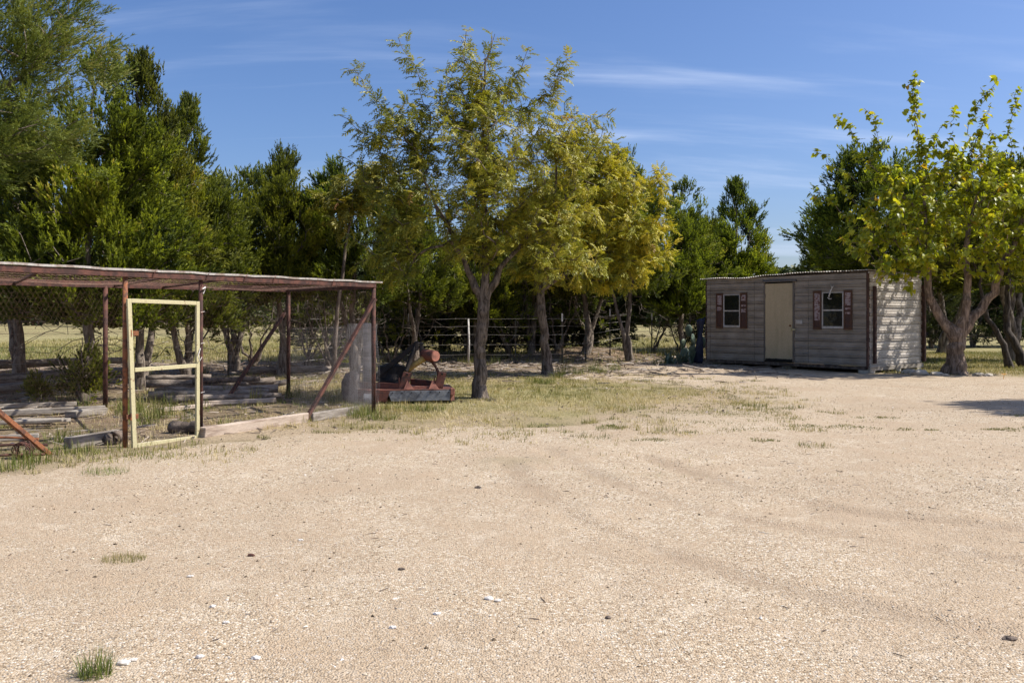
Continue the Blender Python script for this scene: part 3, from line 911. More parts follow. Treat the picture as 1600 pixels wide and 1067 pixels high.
# templates (metres, base at the origin)
JA = juniper_meshes(101, [('c',0.15,0,1.5,6.1,1.5),('c',-0.9,0.3,1.4,4.9,1.3),('c',0.9,-0.4,1.3,4.9,1.3),('e',0,0,2.5,1.8,1.6,0.9),('e',0.1,0,3.5,1.4,1.3,0.9)], 900,
                    [[(0.05,0,1.2),(0.1,0.05,3.0),(0.15,0,5.3)], ], [0.105,0.085,0.045,0.015])
JB = juniper_meshes(102, [('c',0,0,1.3,6.0,1.35),('c',0.8,0.2,1.3,5.1,1.15),('c',-0.7,-0.3,1.2,4.6,1.2),('e',0.1,0.3,2.6,1.6,1.4,1.1),('e',0.2,0,3.6,1.2,1.1,0.8)], 850,
                    [[(-0.05,0,1.0),(0,0.05,3.0),(0,0,5.2)], [(0.3,0.1,1.0),(0.55,0.2,2.8),(0.7,0.2,4.4)]], [[0.10,0.08,0.05,0.015],[0.08,0.07,0.04,0.012]])
JC = juniper_meshes(103, [('e',0,0,3.9,1.3,1.3,1.2),('e',-1.0,0.4,3.0,1.1,1.1,0.8),('e',1.0,-0.3,3.1,1.2,1.1,0.9),('e',0.25,0,5.0,0.6,0.6,0.6),('e',-0.75,0.1,4.5,0.6,0.6,0.55),('e',0.95,0,4.4,0.65,0.6,0.55),('e',-1.4,0.1,3.9,0.5,0.5,0.4),('e',1.5,0,3.8,0.45,0.5,0.4),('e',0,0,2.4,1.4,1.3,0.6)], 820,
                    [[(0.2,0,1.0),(0.5,0,2.2),(0.9,-0.2,3.6)], [(-0.2,0,1.0),(-0.7,0.1,2.3),(-1.0,0.3,3.6)], [(0.0,0.1,1.2),(0.05,0,2.8),(0.1,0,4.6)]], [[0.09,0.08,0.06,0.03],[0.09,0.08,0.06,0.03],[0.1,0.08,0.06,0.02]])
JD = juniper_meshes(104, [('e',0,0,3.3,1.6,1.5,1.3),('e',0.35,0.2,4.7,0.75,0.7,0.75),('e',-0.55,0,4.5,0.7,0.7,0.65),('e',1.1,0,4.0,0.6,0.6,0.7),('e',-1.3,0.1,3.7,0.55,0.6,0.6),('e',0.3,0,5.35,0.4,0.4,0.45),('e',-0.4,0.1,2.4,1.5,1.2,0.6)], 850,
                    [[(0.1,0,1.0),(-0.1,0.1,2.6),(-0.2,0,4.4)], [(0.35,0.1,1.0),(0.8,0.1,2.4),(1.0,0,3.8)]], [[0.11,0.09,0.06,0.02],[0.08,0.07,0.05,0.02]])
JM = {'A': JA, 'B': JB, 'C': JC, 'D': JD}

GJ = 'junipers growing around the yard and along the fence'
def juniper(t, px, d, h, rz, label, wx=1.0, group=GJ):
    nat = {'A': 6.3, 'B': 6.2, 'C': 5.75, 'D': 5.95}[t]
    s = h/nat
    return place_tree("juniper_tree", JM[t][0], JM[t][1], (X(px, d), d), R(rz), (s*wx, s*wx, s), label, 'tree', group)

juniper('A', 132, 14.6, 6.05, 10, 'tallest dark green juniper, shaggy trunk, behind the left part of the chicken run', 1.0)
juniper('B', 222, 16.6, 6.3, 60, 'tall pointed juniper behind the run, directly above the cream gate, middle of three spires', 0.9)
juniper('B', 292, 18.2, 5.85, 200, 'pointed juniper right of the two tallest spires, above the middle of the run roof', 0.85)
juniper('D', 30, 17.5, 5.6, 120, 'dark juniper at the far left, its crown under the overhanging olive branches', 1.05)
juniper('C', 365, 22.5, 5.4, 30, 'shorter juniper between the pointed spires and the round topped one', 0.95)
juniper('D', 440, 20.5, 5.35, 80, 'round topped dark juniper standing alone against the sky above the right half of the run', 0.85)
juniper('C', 555, 21.0, 5.2, 160, 'broad leaning juniper behind the right end of the run', 0.95)
juniper('D', 650, 25.0, 5.0, 250, 'dark juniper behind the fence, left of the big yellowing pecan', 1.0)
juniper('A', 745, 27.5, 5.2, 140, 'juniper behind the fence hidden by the big pecan crown', 1.0)
juniper('C', 830, 28.5, 5.4, 300, 'juniper behind the fence between the two pecan trunks', 1.0)
juniper('D', 915, 28.0, 5.6, 20, 'dark juniper behind the golden pecan, beside the wire fence', 1.0)
juniper('D', 985, 27.0, 6.5, 170, 'tall juniper whose forked trunk stands by the fence left of the cactus', 0.72)
juniper('A', 1065, 31.0, 6.6, 90, 'feathery juniper left of the shed against the sky', 1.0)
juniper('B', 1150, 33.0, 6.5, 20, 'pointed juniper rising just behind the left end of the shed roof', 1.05)
juniper('C', 1105, 36.0, 5.6, 260, 'low juniper behind the shed at its left corner', 1.0)
juniper('C', 1372, 28.0, 7.0, 200, 'large dark juniper behind the shed and the bright mulberry', 1.0)
juniper('D', 1305, 33.0, 5.6, 100, 'lower dark juniper behind the shed roof at the left of the mulberry', 0.8)
juniper('D', 1470, 33.0, 6.8, 330, 'shadowy juniper in the lawn behind the mulberry trunk', 1.1)
juniper('C', 1585, 27.5, 6.8, 45, 'dark many stemmed juniper at the right edge behind the mulberry', 1.2)

# shrubby dark junipers that close the view under the crowns
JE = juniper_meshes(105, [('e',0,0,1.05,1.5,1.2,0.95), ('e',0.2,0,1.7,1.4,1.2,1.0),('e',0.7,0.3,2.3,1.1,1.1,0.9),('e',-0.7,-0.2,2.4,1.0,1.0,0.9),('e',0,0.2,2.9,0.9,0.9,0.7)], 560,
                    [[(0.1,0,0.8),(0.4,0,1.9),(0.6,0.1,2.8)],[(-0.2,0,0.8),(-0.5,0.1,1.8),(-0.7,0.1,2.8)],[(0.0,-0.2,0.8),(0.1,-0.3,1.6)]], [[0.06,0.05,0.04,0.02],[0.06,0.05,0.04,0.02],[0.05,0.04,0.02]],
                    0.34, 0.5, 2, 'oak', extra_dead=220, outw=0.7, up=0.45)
JM['E'] = JE
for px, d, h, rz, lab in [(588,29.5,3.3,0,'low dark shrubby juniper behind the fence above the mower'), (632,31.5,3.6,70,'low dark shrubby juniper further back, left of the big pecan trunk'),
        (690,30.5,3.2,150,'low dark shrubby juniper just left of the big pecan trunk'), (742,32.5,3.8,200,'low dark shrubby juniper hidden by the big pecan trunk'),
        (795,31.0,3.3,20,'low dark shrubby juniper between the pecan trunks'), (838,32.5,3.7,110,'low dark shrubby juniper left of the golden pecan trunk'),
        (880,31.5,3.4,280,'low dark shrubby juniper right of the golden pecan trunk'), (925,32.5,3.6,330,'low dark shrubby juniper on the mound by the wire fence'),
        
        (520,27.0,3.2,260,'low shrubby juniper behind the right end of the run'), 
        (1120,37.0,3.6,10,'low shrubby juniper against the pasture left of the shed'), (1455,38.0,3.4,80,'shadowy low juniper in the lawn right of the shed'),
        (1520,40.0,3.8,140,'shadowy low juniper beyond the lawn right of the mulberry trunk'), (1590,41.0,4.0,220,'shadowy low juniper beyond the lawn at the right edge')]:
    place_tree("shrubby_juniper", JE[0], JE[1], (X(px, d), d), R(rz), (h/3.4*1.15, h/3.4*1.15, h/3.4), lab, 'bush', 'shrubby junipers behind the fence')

place_tree("juniper_tree", JD[0], JD[1], (11.4, 13.2), R(50), 0.95, 'juniper just beyond the right edge, its shadow lying on the gravel', 'tree', GJ)

# overhanging olive-coloured juniper, nearest on the left
JO = juniper_meshes(110, [('e',1.2,0.2,4.3,1.7,1.3,1.2),('e',2.2,0.3,4.9,1.15,0.9,0.8),('e',0,0,5.4,1.8,1.5,1.4),('e',1.9,0,3.6,1.0,0.8,0.55),('e',-0.9,0.2,4.4,1.5,1.4,1.4)], 620,
                    [[(0,0,1.6),(0.1,0,3.6),(0.1,0,5.6)], [(0.3,0,2.0),(1.2,0.1,3.6),(2.3,0.2,4.5)], [(-0.3,0,2.0),(-0.9,0.1,3.6),(-1.2,0.1,4.8)]],
                    [[0.15,0.13,0.09,0.02],[0.11,0.1,0.06,0.015],[0.1,0.09,0.06,0.02]], 0.27, 0.42, 4, 'juniper_olive', PLUMES_FINE, 0.45, 0.6, 0.0, 0.5, 0)
place_tree("juniper_tree", JO[0], JO[1], (-7.9, 10.6), 0, 1.0, 'pale olive juniper leaning in over the top left corner, nearest tree on the left', 'tree', GJ)

# --- small low juniper saplings
JS = juniper_meshes(120, [('c',0,0,0.15,1.5,0.5),('e',0,0,0.6,0.5,0.5,0.4)], 70, [[(0,0,0.5),(0,0,1.0),(0,0,1.3)]], [0.02,0.02,0.015,0.008], 0.28, 0.4, 2, extra_dead=0)
for px, d, h_, lab in [(128, 13.9, 0.8, 'bushy juniper sapling at the foot of the tallest juniper inside the run'),
                       (62, 14.2, 0.45, 'small juniper sapling left of the shaggy trunk behind the run')]:
    place_tree("juniper_sapling", JS[0], JS[1], (X(px, d), d), px, h_, lab, 'sapling', 'juniper saplings in the run')

# --- pecans
def compound_leaf(seed, pairs=5):
    r = np.random.default_rng(seed)
    V = []; F = []
    def droop(t): return np.array([t, 0, 0.10*t - 0.38*t*t])
    items = [(0.22 + 0.7*i/(pairs-1), s) for i in range(pairs) for s in (-1, 1)] + [(1.0, 0)]
    for t, s in items:
        o = droop(t)
        a = s*R(r.uniform(48, 68)); L = r.uniform(0.30, 0.42)*(1-0.25*abs(t-0.6)); w = L*0.40
        d = np.array([math.cos(a), math.sin(a), -0.35 + r.normal(0, 0.15)]); d /= np.linalg.norm(d)
        sd_ = np.array([-math.sin(a), math.cos(a), r.normal(0, 0.35)]); sd_ /= np.linalg.norm(sd_)
        b = len(V)
        V += [o, o + d*L*0.45 + sd_*w*0.5, o + d*L + np.array([0,0,-0.04]), o + d*L*0.45 - sd_*w*0.5]
        F += [(b, b+1, b+2), (b, b+2, b+3)]
    # the stalk
    b = len(V)
    V += [droop(0)+(0,0.008,0), droop(0)-(0,0.008,0), droop(0.55), droop(1.0)]
    F += [(b, b+1, b+2), (b, b+2, b+3)]
    return np.array(V, float), np.array(F)
PLEAF = [compound_leaf(s, 4+s % 3) for s in range(5)]

def twig_leaves(tips, dirs, per, back, s0, s1, temps, hang=0.25, col_mu=0.4, col_fun=None, spin=1.0):
    n = len(tips)*per
    T = np.repeat(tips, per, 0); D = np.repeat(dirs, per, 0)
    u = RNG.random(n)
    pos = T - D*(u*back)[:, None] + RNG.normal(0, 0.035, (n, 3))
    side = RNG.normal(size=(n, 3)); side -= D*np.sum(side*D, 1, keepdims=True); side /= np.linalg.norm(side, axis=1, keepdims=True)
    d = D*(0.5 + 0.4*(1-u[:, None])) + side*spin + np.array([0, 0, -hang])
    d /= np.linalg.norm(d, axis=1, keepdims=True)
    upv = np.array([[0, 0, 1.0]]).repeat(n, 0) + RNG.normal(0, 0.35, (n, 3))
    ya = np.cross(upv, d); ya /= np.linalg.norm(ya, axis=1, keepdims=True); za = np.cross(d, ya)
    B = np.stack([d, ya, za], 2)
    sc = RNG.uniform(s0, s1, n); k = RNG.integers(0, len(temps), n)
    cval = np.clip(RNG.normal(col_mu, 0.17, n) + np.repeat(RNG.normal(0, 0.12, len(tips)), per) + (col_fun(pos) if col_fun else 0), 0, 1)
    parts = []
    for t, (TV, TF) in enumerate(temps):
        q = k == t
        v, f = stamp(TV, TF, pos[q], B[q], sc[q])
        parts.append((v, f, np.repeat(cval[q], len(TF))))
    return join(parts), (pos, B, sc, cval)

def broadleaf(name, seed, loc, lobes, n, limbs, base_r, leafcfg, mat, bark, label, tip=0.006, extra_pts=None, flare=0.4, group=None, shell=0.78, rcap=0.3):
    global RNG
    RNG = np.random.default_rng(seed)
    e = empty(name, (loc[0], loc[1], Hf(loc[0], loc[1])), 0, label, 'tree', group)
    sk = Skel((0, 0, -0.05)); sk.rmin[0] = base_r
    ends = {}
    for key, (parent, pts, rs) in limbs.items():
        par = 0 if parent is None else ends[parent]
        ends[key] = sk.limb(par, pts, rs, 0.022)
    T = env_gaps(lobes, n, shell, 0.93, 4.0, seed)
    if extra_pts is not None: T = np.concatenate([T, extra_pts])
    tips, dirs = sk.grow(T, 0.22, 0.26, 0.03, 0.55, 8)
    r = sk.radii(tip, 2.35, base_r*rcap)
    Vb, Fb = sk.mesh(r, flare)
    np_obj("trunk", np_mesh(name+"_trunk", Vb, Fb, M[bark], True), e)
    (Vf, Ff, Af), info = twig_leaves(tips, dirs, **leafcfg)
    np_obj("crown", np_mesh(name+"_crown", Vf, Ff, M[mat], False, {'rnd': ('FACE', Af)}), e)
    return e, info, sk

def shoots(lines, step=0.16, jit=0.06):
    out = []
    for a, b in lines:
        a = np.array(a, float); b = np.array(b, float); k = max(2, int(np.linalg.norm(b-a)/step))
        for i in range(k+1): out.append(a + (b-a)*i/k + RNG.normal(0, jit, 3))
    return np.array(out)

# big pecan; one metre = 94 survey pixels here
sh = shoots([((-1.2,0,4.4),(-2.15,0,5.45)), ((-1.6,0,4.0),(-2.35,0.1,4.75)), ((-0.9,0,4.9),(-1.32,0,6.0)), ((0,0,5.2),(0.2,0,6.1)), ((-0.3,0,5.4),(-0.35,0.1,6.2)), ((0.6,0,5.0),(0.8,0,5.75)),
             ((0.9,0,4.7),(1.55,0,5.75)), ((1.3,0,4.2),(2.1,0.1,4.85)), ((-1.5,0,3.4),(-2.3,-0.2,3.9)), ((1.2,0.2,5.0),(1.35,0,5.6)), ((-1.6,-0.4,2.8),(-2.1,-0.6,2.6))])
broadleaf("pecan_tree", 31, (X(750,14.9), 14.9),
          [('e',0.05,0,3.75,1.85,1.6,1.35), ('e',0.0,0,4.9,1.05,0.95,0.85), ('e',-1.2,0,4.3,0.85,0.8,0.75), ('e',1.35,0,4.3,0.8,0.8,0.8), ('e',-1.2,-0.2,3.0,0.8,0.8,0.65), ('e',1.3,0.2,3.1,1.0,0.9,0.75), ('e',0,0,2.7,1.0,0.9,0.55), ('e',-1.5,-0.2,2.35,0.7,0.8,0.45), ('e',1.5,0,2.3,0.8,0.8,0.45)],
          820, {'t': (None, [(0.0,0,0.5),(0.02,0,1.0),(0.07,0,1.6)], [0.108,0.10,0.095,0.09]),
                'a': ('t', [(-0.2,0,2.1),(-0.55,0,2.9),(-1.1,0,3.9)], [0.065,0.05,0.035,0.02]),
                'b': ('t', [(0.1,0,2.2),(0.05,0,3.3),(0.05,0,4.9)], [0.075,0.06,0.04,0.015]),
                'c': ('b', [(0.08,0,5.4),(0.2,0,6.0)], [0.02,0.018,0.01]),
                'd': ('t', [(0.45,0.1,2.3),(1.0,0.2,2.9),(1.6,0.2,3.5)], [0.05,0.04,0.03,0.015])},
          0.12, dict(per=8, back=0.36, s0=0.13, s1=0.205, temps=PLEAF, hang=0.15, col_mu=0.31, col_fun=lambda p: 0.08*np.clip(p[:, 0], -1, 2)), 'pecan', 'bark_pecan',
          'large yellowing pecan with dark forked trunk in the grass right of the mower', 0.006, sh)
# golden pecan further back; 67 px per metre
broadleaf("pecan_tree", 32, (X(855,21.0), 21.0),
          [('e',1.1,0,3.9,1.7,1.5,1.25), ('e',2.2,0,3.0,1.0,1.0,0.95), ('e',0.4,0,3.0,1.2,1.1,0.9), ('e',1.0,0,4.9,0.95,0.9,0.75), ('e',2.2,0,4.3,0.85,0.8,0.6), ('e',-0.5,0,2.8,0.8,0.8,0.7), ('e',1.6,0,2.3,1.0,0.8,0.4), ('e',0.1,0,4.3,0.9,0.9,0.7), ('e',1.7,0,5.0,0.6,0.6,0.5)],
          800, {'t': (None, [(-0.05,0,0.6),(-0.12,0,1.3),(-0.15,0,2.0)], [0.115,0.105,0.095,0.09]),
                'a': ('t', [(0.1,0,2.8),(0.6,0,3.9),(0.8,0,4.7)], [0.10,0.08,0.05,0.02]),
                'b': ('t', [(0.5,0.1,2.4),(1.4,0.2,2.9),(2.2,0.2,3.4)], [0.07,0.06,0.04,0.02]),
                'c': ('t', [(-0.4,0.1,2.5),(-0.7,0.2,3.2)], [0.05,0.04,0.02])},
          0.13, dict(per=8, back=0.40, s0=0.16, s1=0.25, temps=PLEAF, hang=0.25, col_mu=0.30, col_fun=lambda p: 0.07*np.clip(p[:, 0]-0.5, -1, 2)), 'pecan_gold', 'bark_pecan',
          'golden leaved pecan behind the big one, with a paler straight trunk', 0.006)
# thin yellow sapling among the junipers
broadleaf("pecan_tree", 33, (X(520,19.5), 19.5),
          [('e',0.3,0,3.9,0.9,0.6,0.8), ('e',1.0,0,4.4,0.5,0.5,0.5)], 60, {'t': (None, [(0.1,0,1.5),(0.3,0,3.0),(0.5,0,4.2)], [0.05,0.045,0.03,0.012])},
          0.06, dict(per=8, back=0.4, s0=0.2, s1=0.3, temps=PLEAF, hang=0.4, col_mu=0.28), 'pecan', 'bark_pecan',
          'thin yellow leaved pecan tangled among junipers above the right end of the run', 0.006, flare=0.1)

# --- mulberry
def heart_leaf(seed):
    r = np.random.default_rng(seed)
    out = [(0,0),(0.02,0.24),(0.22,0.40),(0.52,0.34),(0.82,0.14),(1.05,0.0)]
    V = [(0.08,0,0.0),(0.5,0,-0.06),(1.05,0,-0.28)]
    fold = r.uniform(0.15, 0.5)
    for s in (1, -1):
        for x_, y_ in ((-0.06,0.22),(0.22,0.42),(0.6,0.32)):
            V.append((x_, s*y_, y_*fold - 0.12*x_ - 0.1*x_*x_))
    V = np.array(V); F = np.array([(0,4,3),(0,1,4),(1,5,4),(1,2,5),(0,6,7),(0,7,1),(1,7,8),(1,8,2)])
    return V, F
MLEAF = [heart_leaf(s) for s in range(4)]
sh = shoots([((-1.6,0,4.0),(-2.75,0,6.1)), ((-2.0,0,3.2),(-3.45,0,4.4)), ((-0.8,0,4.2),(-0.95,0,7.0)), ((-0.95,0.1,5.2),(-1.0,0,6.95)), ((-1.5,0,4.5),(-2.1,-0.1,6.2)), ((-2.3,-0.3,3.0),(-2.9,-0.4,3.1)), ((-0.3,0,4.2),(-0.1,0,6.3)),
             ((0.3,0,4.2),(0.6,0,6.7)), ((1.0,0,4.0),(1.5,0,6.7)), ((1.6,0,3.6),(2.6,0,6.5)), ((-2.1,0,3.6),(-3.2,0,5.2)), ((-1.0,-0.3,2.6),(-1.5,-0.6,1.9)), ((-1.2,-0.4,3.4),(-2.5,-0.7,3.0)), ((0.3,0,4.5),(0.9,0,7.0)), ((1.8,0,4.5),(2.0,0,6.9))], 0.2, 0.07)
mul, minfo, _ = broadleaf("mulberry_tree", 41, (X(1493,21.0), 21.0),
          [('e',0.3,0,3.9,2.0,1.8,1.3), ('e',-1.4,-0.1,3.3,1.3,1.2,1.0), ('e',1.9,0,3.8,1.6,1.4,1.5), ('e',0.2,0,5.0,1.3,1.1,0.8), ('e',-1.2,0,4.4,0.9,0.8,0.8), ('e',2.4,0,2.9,1.1,1.0,0.7), ('e',-0.6,-0.5,2.7,0.8,0.8,0.5), ('e',-1.5,-0.7,2.5,0.7,0.5,0.5), ('e',1.2,-0.3,2.6,1.0,0.8,0.5)],
          820, {'t': (None, [(0.0,0,0.45),(0.02,0,0.85)], [0.215,0.19,0.18]),
                'a': ('t', [(-0.28,0,1.2),(-0.62,0,1.8),(-0.62,0,2.6),(-0.7,0,3.7)], [0.125,0.105,0.09,0.075,0.04]),
                'a2': ('a', [(-0.8,0,4.6),(-0.9,0,5.8)], [0.05,0.03,0.012]),
                'b': ('t', [(0.18,-0.05,1.3),(0.26,-0.05,2.1),(0.24,0,2.9),(0.5,0,4.2)], [0.12,0.095,0.085,0.07,0.03]),
                'c': ('t', [(0.5,0.05,1.4),(0.95,0.05,1.9),(1.02,0,2.5),(1.4,0,3.1),(1.8,0,4.4)], [0.12,0.105,0.095,0.08,0.065,0.03]),
                'd': ('a', [(-1.2,0,4.1),(-2.0,0,4.9)], [0.04,0.03,0.012])},
          0.27, dict(per=10, back=0.34, s0=0.085, s1=0.145, temps=MLEAF, hang=0.9, col_mu=0.5), 'mulberry', 'bark_mulberry',
          'bright green broad leaved mulberry with a thick pale forked trunk right of the shed', 0.006, sh, 0.28, None, 0.6)
# its largest-showing leaves are leaves of their own on the left shoots
pos, Bm, scm, cv = minfo
leaf_mats = leaf_mat("single_mulberry_leaf", [(0.0, (0.12,0.185,0.018)), (1.0, (0.34,0.37,0.03))], 0.45, 0.45, 0.45, (1.4,1.35,0.25))
lmeshes = []
for i, (TV, TF) in enumerate(MLEAF):
    lmeshes.append(np_mesh("leaf", TV, TF, leaf_mats, False, {'rnd': ('FACE', np.full(len(TF), 0.2+0.2*i))}))
sel = np.argsort(pos[:, 1] + 0.3*pos[:, 0])[:0]
cand = np.where((pos[:, 0] < -1.0) & (pos[:, 1] < 0.1))[0]
for i in cand[RNG.permutation(len(cand))][:220]:
    o = np_obj("leaf", lmeshes[i % 4], mul)
    off = RNG.normal(0, 0.05, 3)
    Mx = Matrix([[*Bm[i][0], 0], [*Bm[i][1], 0], [*Bm[i][2], 0], [0,0,0,1]])
    o.matrix_local = Matrix.Translation(Vector(pos[i]+off)) @ Mx @ Matrix.Scale(float(scm[i])*1.05, 4)

# --- leafless brush behind the fence
def brush_mesh(seed, n=130, rad=1.1, h=2.0, leaves=40):
    global RNG
    RNG = np.random.default_rng(seed)
    sk = Skel((0, 0, -0.03)); sk.rmin[0] = 0.05
    for k in range(4):
        a = RNG.uniform(0, 6.28)
        sk.limb(0, [(0.25*math.cos(a),0.25*math.sin(a),0.5),(0.6*math.cos(a),0.6*math.sin(a),1.2),(0.7*math.cos(a),0.7*math.sin(a),1.8)], [0.03,0.026,0.02,0.01], 0.025)
    T = env_sample([('e',0,0,h*0.62,rad,rad,h*0.5)], n, 0.8)
    tips, dirs = sk.grow(T, 0.12, 0.3, 0.03, 0.1, 2)
    r = sk.radii(0.005, 2.3, 0.03)
    Vb, Fb = sk.mesh(r)
    tm = np_mesh("brush_stems", Vb, Fb, M['bark_juniper'], True)
    k = RNG.permutation(len(tips))[:leaves]
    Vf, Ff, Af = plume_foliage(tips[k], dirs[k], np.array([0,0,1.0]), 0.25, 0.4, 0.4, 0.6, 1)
    fm = np_mesh("brush_foliage", Vf, Ff, M['juniper'], False, {'rnd': ('FACE', Af)})
    return tm, fm
BR = [brush_mesh(201), brush_mesh(202, 150, 1.3, 2.3, 60)]
i = 0
for px, d, lab in [(395,23.5,'tangled bare brush seen over the log pile through the run'), (515,22.5,'tangled bare brush behind the corner post of the run'),
                (610,25.0,'bare twiggy brush behind the mower'), (665,27.0,'bare twiggy brush behind the fence left of the big pecan trunk'), (730,28.0,'bare twiggy brush directly behind the big pecan trunk'),
                (800,27.5,'bare twiggy brush midway between the two pecan trunks'), (870,28.5,'bare twiggy brush right behind the golden pecan trunk'), (925,29.0,'bare twiggy brush on the mound right of the golden pecan'),
                (1060,34.0,'thin twiggy brush in front of the far pasture, above the cactus'), (1020,33.0,'thin twiggy brush in the pasture right of the forked juniper'),
                (290,22.0,'tangled bare brush seen through the upper half of the cream gate'),(480,24.5,'low bare brush seen between the back corner post and its brace'),(765,31,'bare twiggy brush deep behind the big pecan'),(895,31.5,'bare twiggy brush deep behind the golden pecan')]:
    t = BR[i % 2]; i += 1
    e = empty("bare_brush", (X(px, d), d, Hf(X(px, d), d)), px*0.7, lab, 'bush', 'bare brush along the fence')
    s = 0.9 + 0.25*((i*37) % 10)/10
    e.scale = (s, s, s)
    np_obj("stems", t[0], e); np_obj("foliage", t[1], e)

# --- dark leaning stems at the right edge
mb_specs = [(1578, 23.5, [(-0.15,0,0.6),(-0.55,0.1,1.3),(-0.75,0.1,2.2)], 0.09, 'dark leaning stem at the right edge, leftmost of the pair in the shade'),
            (1604, 24.0, [(-0.25,0,0.5),(-0.5,0.1,1.4),(-0.45,0.1,2.6)], 0.12, 'thick dark stem at the right edge of the photo behind the lawn')]
for k, (px, d, pts, r0, lab) in enumerate(mb_specs):
    RNG = np.random.default_rng(300+k)
    e = empty("shade_tree", (X(px, d), d, Hf(X(px, d), d)), 0, lab, 'tree', 'dark stems at the right edge')
    sk = Skel((0,0,-0.05)); sk.rmin[0] = r0*1.1
    sk.limb(0, pts, [r0, r0*0.9, r0*0.7, r0*0.4], 0.03)
    T = env_sample([('e', pts[-1][0], 0, 3.3, 1.3, 1.2, 1.0)], 160, 0.6)
    tips, dirs = sk.grow(T, 0.2, 0.3, 0.05, 0.4, 3)
    Vb, Fb = sk.mesh(sk.radii(0.006, 2.3, r0*0.6), 0.3)
    np_obj("trunk", np_mesh("shade_tree_trunk", Vb, Fb, M['bark_dark'], True), e)
    Vf, Ff, Af = plume_foliage(tips, dirs, np.array([pts[-1][0],0,3.2]), 0.35, 0.5, 0.5, 0.5, 2)
    np_obj("crown", np_mesh("shade_tree_crown", Vf, Ff, M['juniper'], False, {'rnd': ('FACE', Af)}), e)

# --- far trees: round oak/juniper crowns across the pasture
def far_tree_mesh(seed, n=2600):
    r = np.random.default_rng(seed)
    parts = []
    pos = []
    for k in range(9):
        a = r.uniform(0, 6.28); c = np.array([math.cos(a)*r.uniform(0,1.6), math.sin(a)*r.uniform(0,1.6), r.uniform(0.7,4.0)])
        rad = r.uniform(0.8, 1.4)
        d = r.normal(size=(n//9, 3)); d /= np.linalg.norm(d, axis=1, keepdims=True); d[:, 2] = np.abs(d[:, 2])*1.0 - 0.35*(r.random(len(d)) < 0.4)
        pos.append(c + d*rad*r.uniform(0.75, 1.06, (len(d), 1)))
    pos = np.concatenate(pos); n = len(pos)
    TV = np.array([(0,-0.5,0),(0,0.5,0),(0.55,0,0.25),(-0.45,0.1,0.3)], float); TF = np.array([(0,1,2),(0,3,1)])
    v, f = stamp(TV, TF, pos, rot_basis(r.normal(size=(n, 3))), r.uniform(0.16, 0.34, n))
    return np_mesh("far_crown", v, f, M['oak'], False, {'rnd': ('FACE', np.repeat(r.random(n), 2))})
FT = [far_tree_mesh(s) for s in range(4)]
tb = MB(); tb.tube([(0,0,-0.1),(0.05,0,1.2),(0,0.1,2.6)], [0.2,0.16,0.1], 7)
far_trunk = tb.build("tmp", M['bark_dark'])
far_trunk_me = far_trunk.data; bpy.data.objects.remove(far_trunk)
FR = random.Random(5)
ft_specs = []
OAKL = ['leftmost oak of the distant row seen over the shed roof', 'second oak from the left in the distant row over the shed roof', 'third oak from the left in the distant row over the shed roof',
        'fourth oak from the left over the shed roof, taller than its neighbours', 'fifth oak from the left in the distant row over the shed roof', 'sixth distant oak over the shed roof, nearest its right corner',
        'distant oak hidden behind the upper corner of the shed', 'distant oak behind the left limb of the mulberry', 'distant oak directly behind the mulberry fork', 'distant oak seen just right of the mulberry trunk',
        'distant oak in the gap between mulberry and the dark stems', 'distant oak at the right edge beyond the lawn']
for px, d, h_ in [(1205,62,4.6),(1232,66,5.2),(1258,60,5.0),(1285,64,5.7),(1310,58,5.3),(1335,62,5.8),(1372,60,5.6),(1410,63,5.4),(1450,60,5.2),(1500,64,5.6),(1550,60,5.2),(1600,62,5.5)]:
    ft_specs.append((px, d, h_, OAKL[len(ft_specs)]))
for i, (px, d, h_, lab) in enumerate(ft_specs):
    g = 'far trees across the pasture' if d > 100 else 'oaks beyond the shed'
    e = empty("distant_tree", (X(px, d), d, Hf(X(px, d), d)-0.05), FR.uniform(0, 6), lab, 'tree', g)
    s = h_/4.9; e.scale = (s*FR.uniform(0.95, 1.3)*(1.6 if d > 100 else 1.0), s*1.1, s)
    np_obj("trunk", far_trunk_me, e); np_obj("crown", FT[i % 4], e)
# the wood behind them
wv = []; r = np.random.default_rng(9)
wparts = []
TVw = np.array([(0,-0.5,0),(0,0.5,0),(0.55,0,0.25),(-0.45,0.1,0.3)], float); TFw = np.array([(0,1,2),(0,3,1)])
for px in range(-60, 1040, 17):
    dd = r.uniform(115, 180); hh_ = r.uniform(5.5, 9.0); cxx = X(px + r.uniform(-8, 8), dd); k = 420
    dr_ = r.normal(size=(k, 3)); dr_ /= np.linalg.norm(dr_, axis=1, keepdims=True)
    P_ = np.array([cxx, dd, hh_*0.5]) + dr_*np.array([hh_*0.62, hh_*0.5, hh_*0.5])*r.uniform(0.6, 1.05, (k, 1))
    vv, ff = stamp(TVw, TFw, P_, rot_basis(r.normal(size=(k, 3))), r.uniform(0.5, 1.2, k)); wparts.append((vv, ff, np.repeat(r.random(k), 2)))
n = 15000
x = r.uniform(-260, 330, n); y = r.uniform(215, 260, n)
z = r.random(n)**0.8 * (7.0 + 3.0*vnoise(x, y, 0.04) + 6*np.clip((x-40)/120, 0, 1))
TV = np.array([(0,-0.5,0),(0,0.5,0),(0.55,0,0.25),(-0.45,0.1,0.3)], float); TF = np.array([(0,1,2),(0,3,1)])
v, f = stamp(TV, TF, np.stack([x,y,z],1), rot_basis(r.normal(size=(n,3))), r.uniform(1.6, 3.2, n))
v, f, a = join(wparts + [(v, f, np.repeat(r.random(n), 2))])
tag(np_obj("distant_wood", np_mesh("distant_wood", v, f, M['oak'], False, {'rnd': ('FACE', a)})), 'dark band of far woodland along the horizon', 'woodland', kind='stuff')

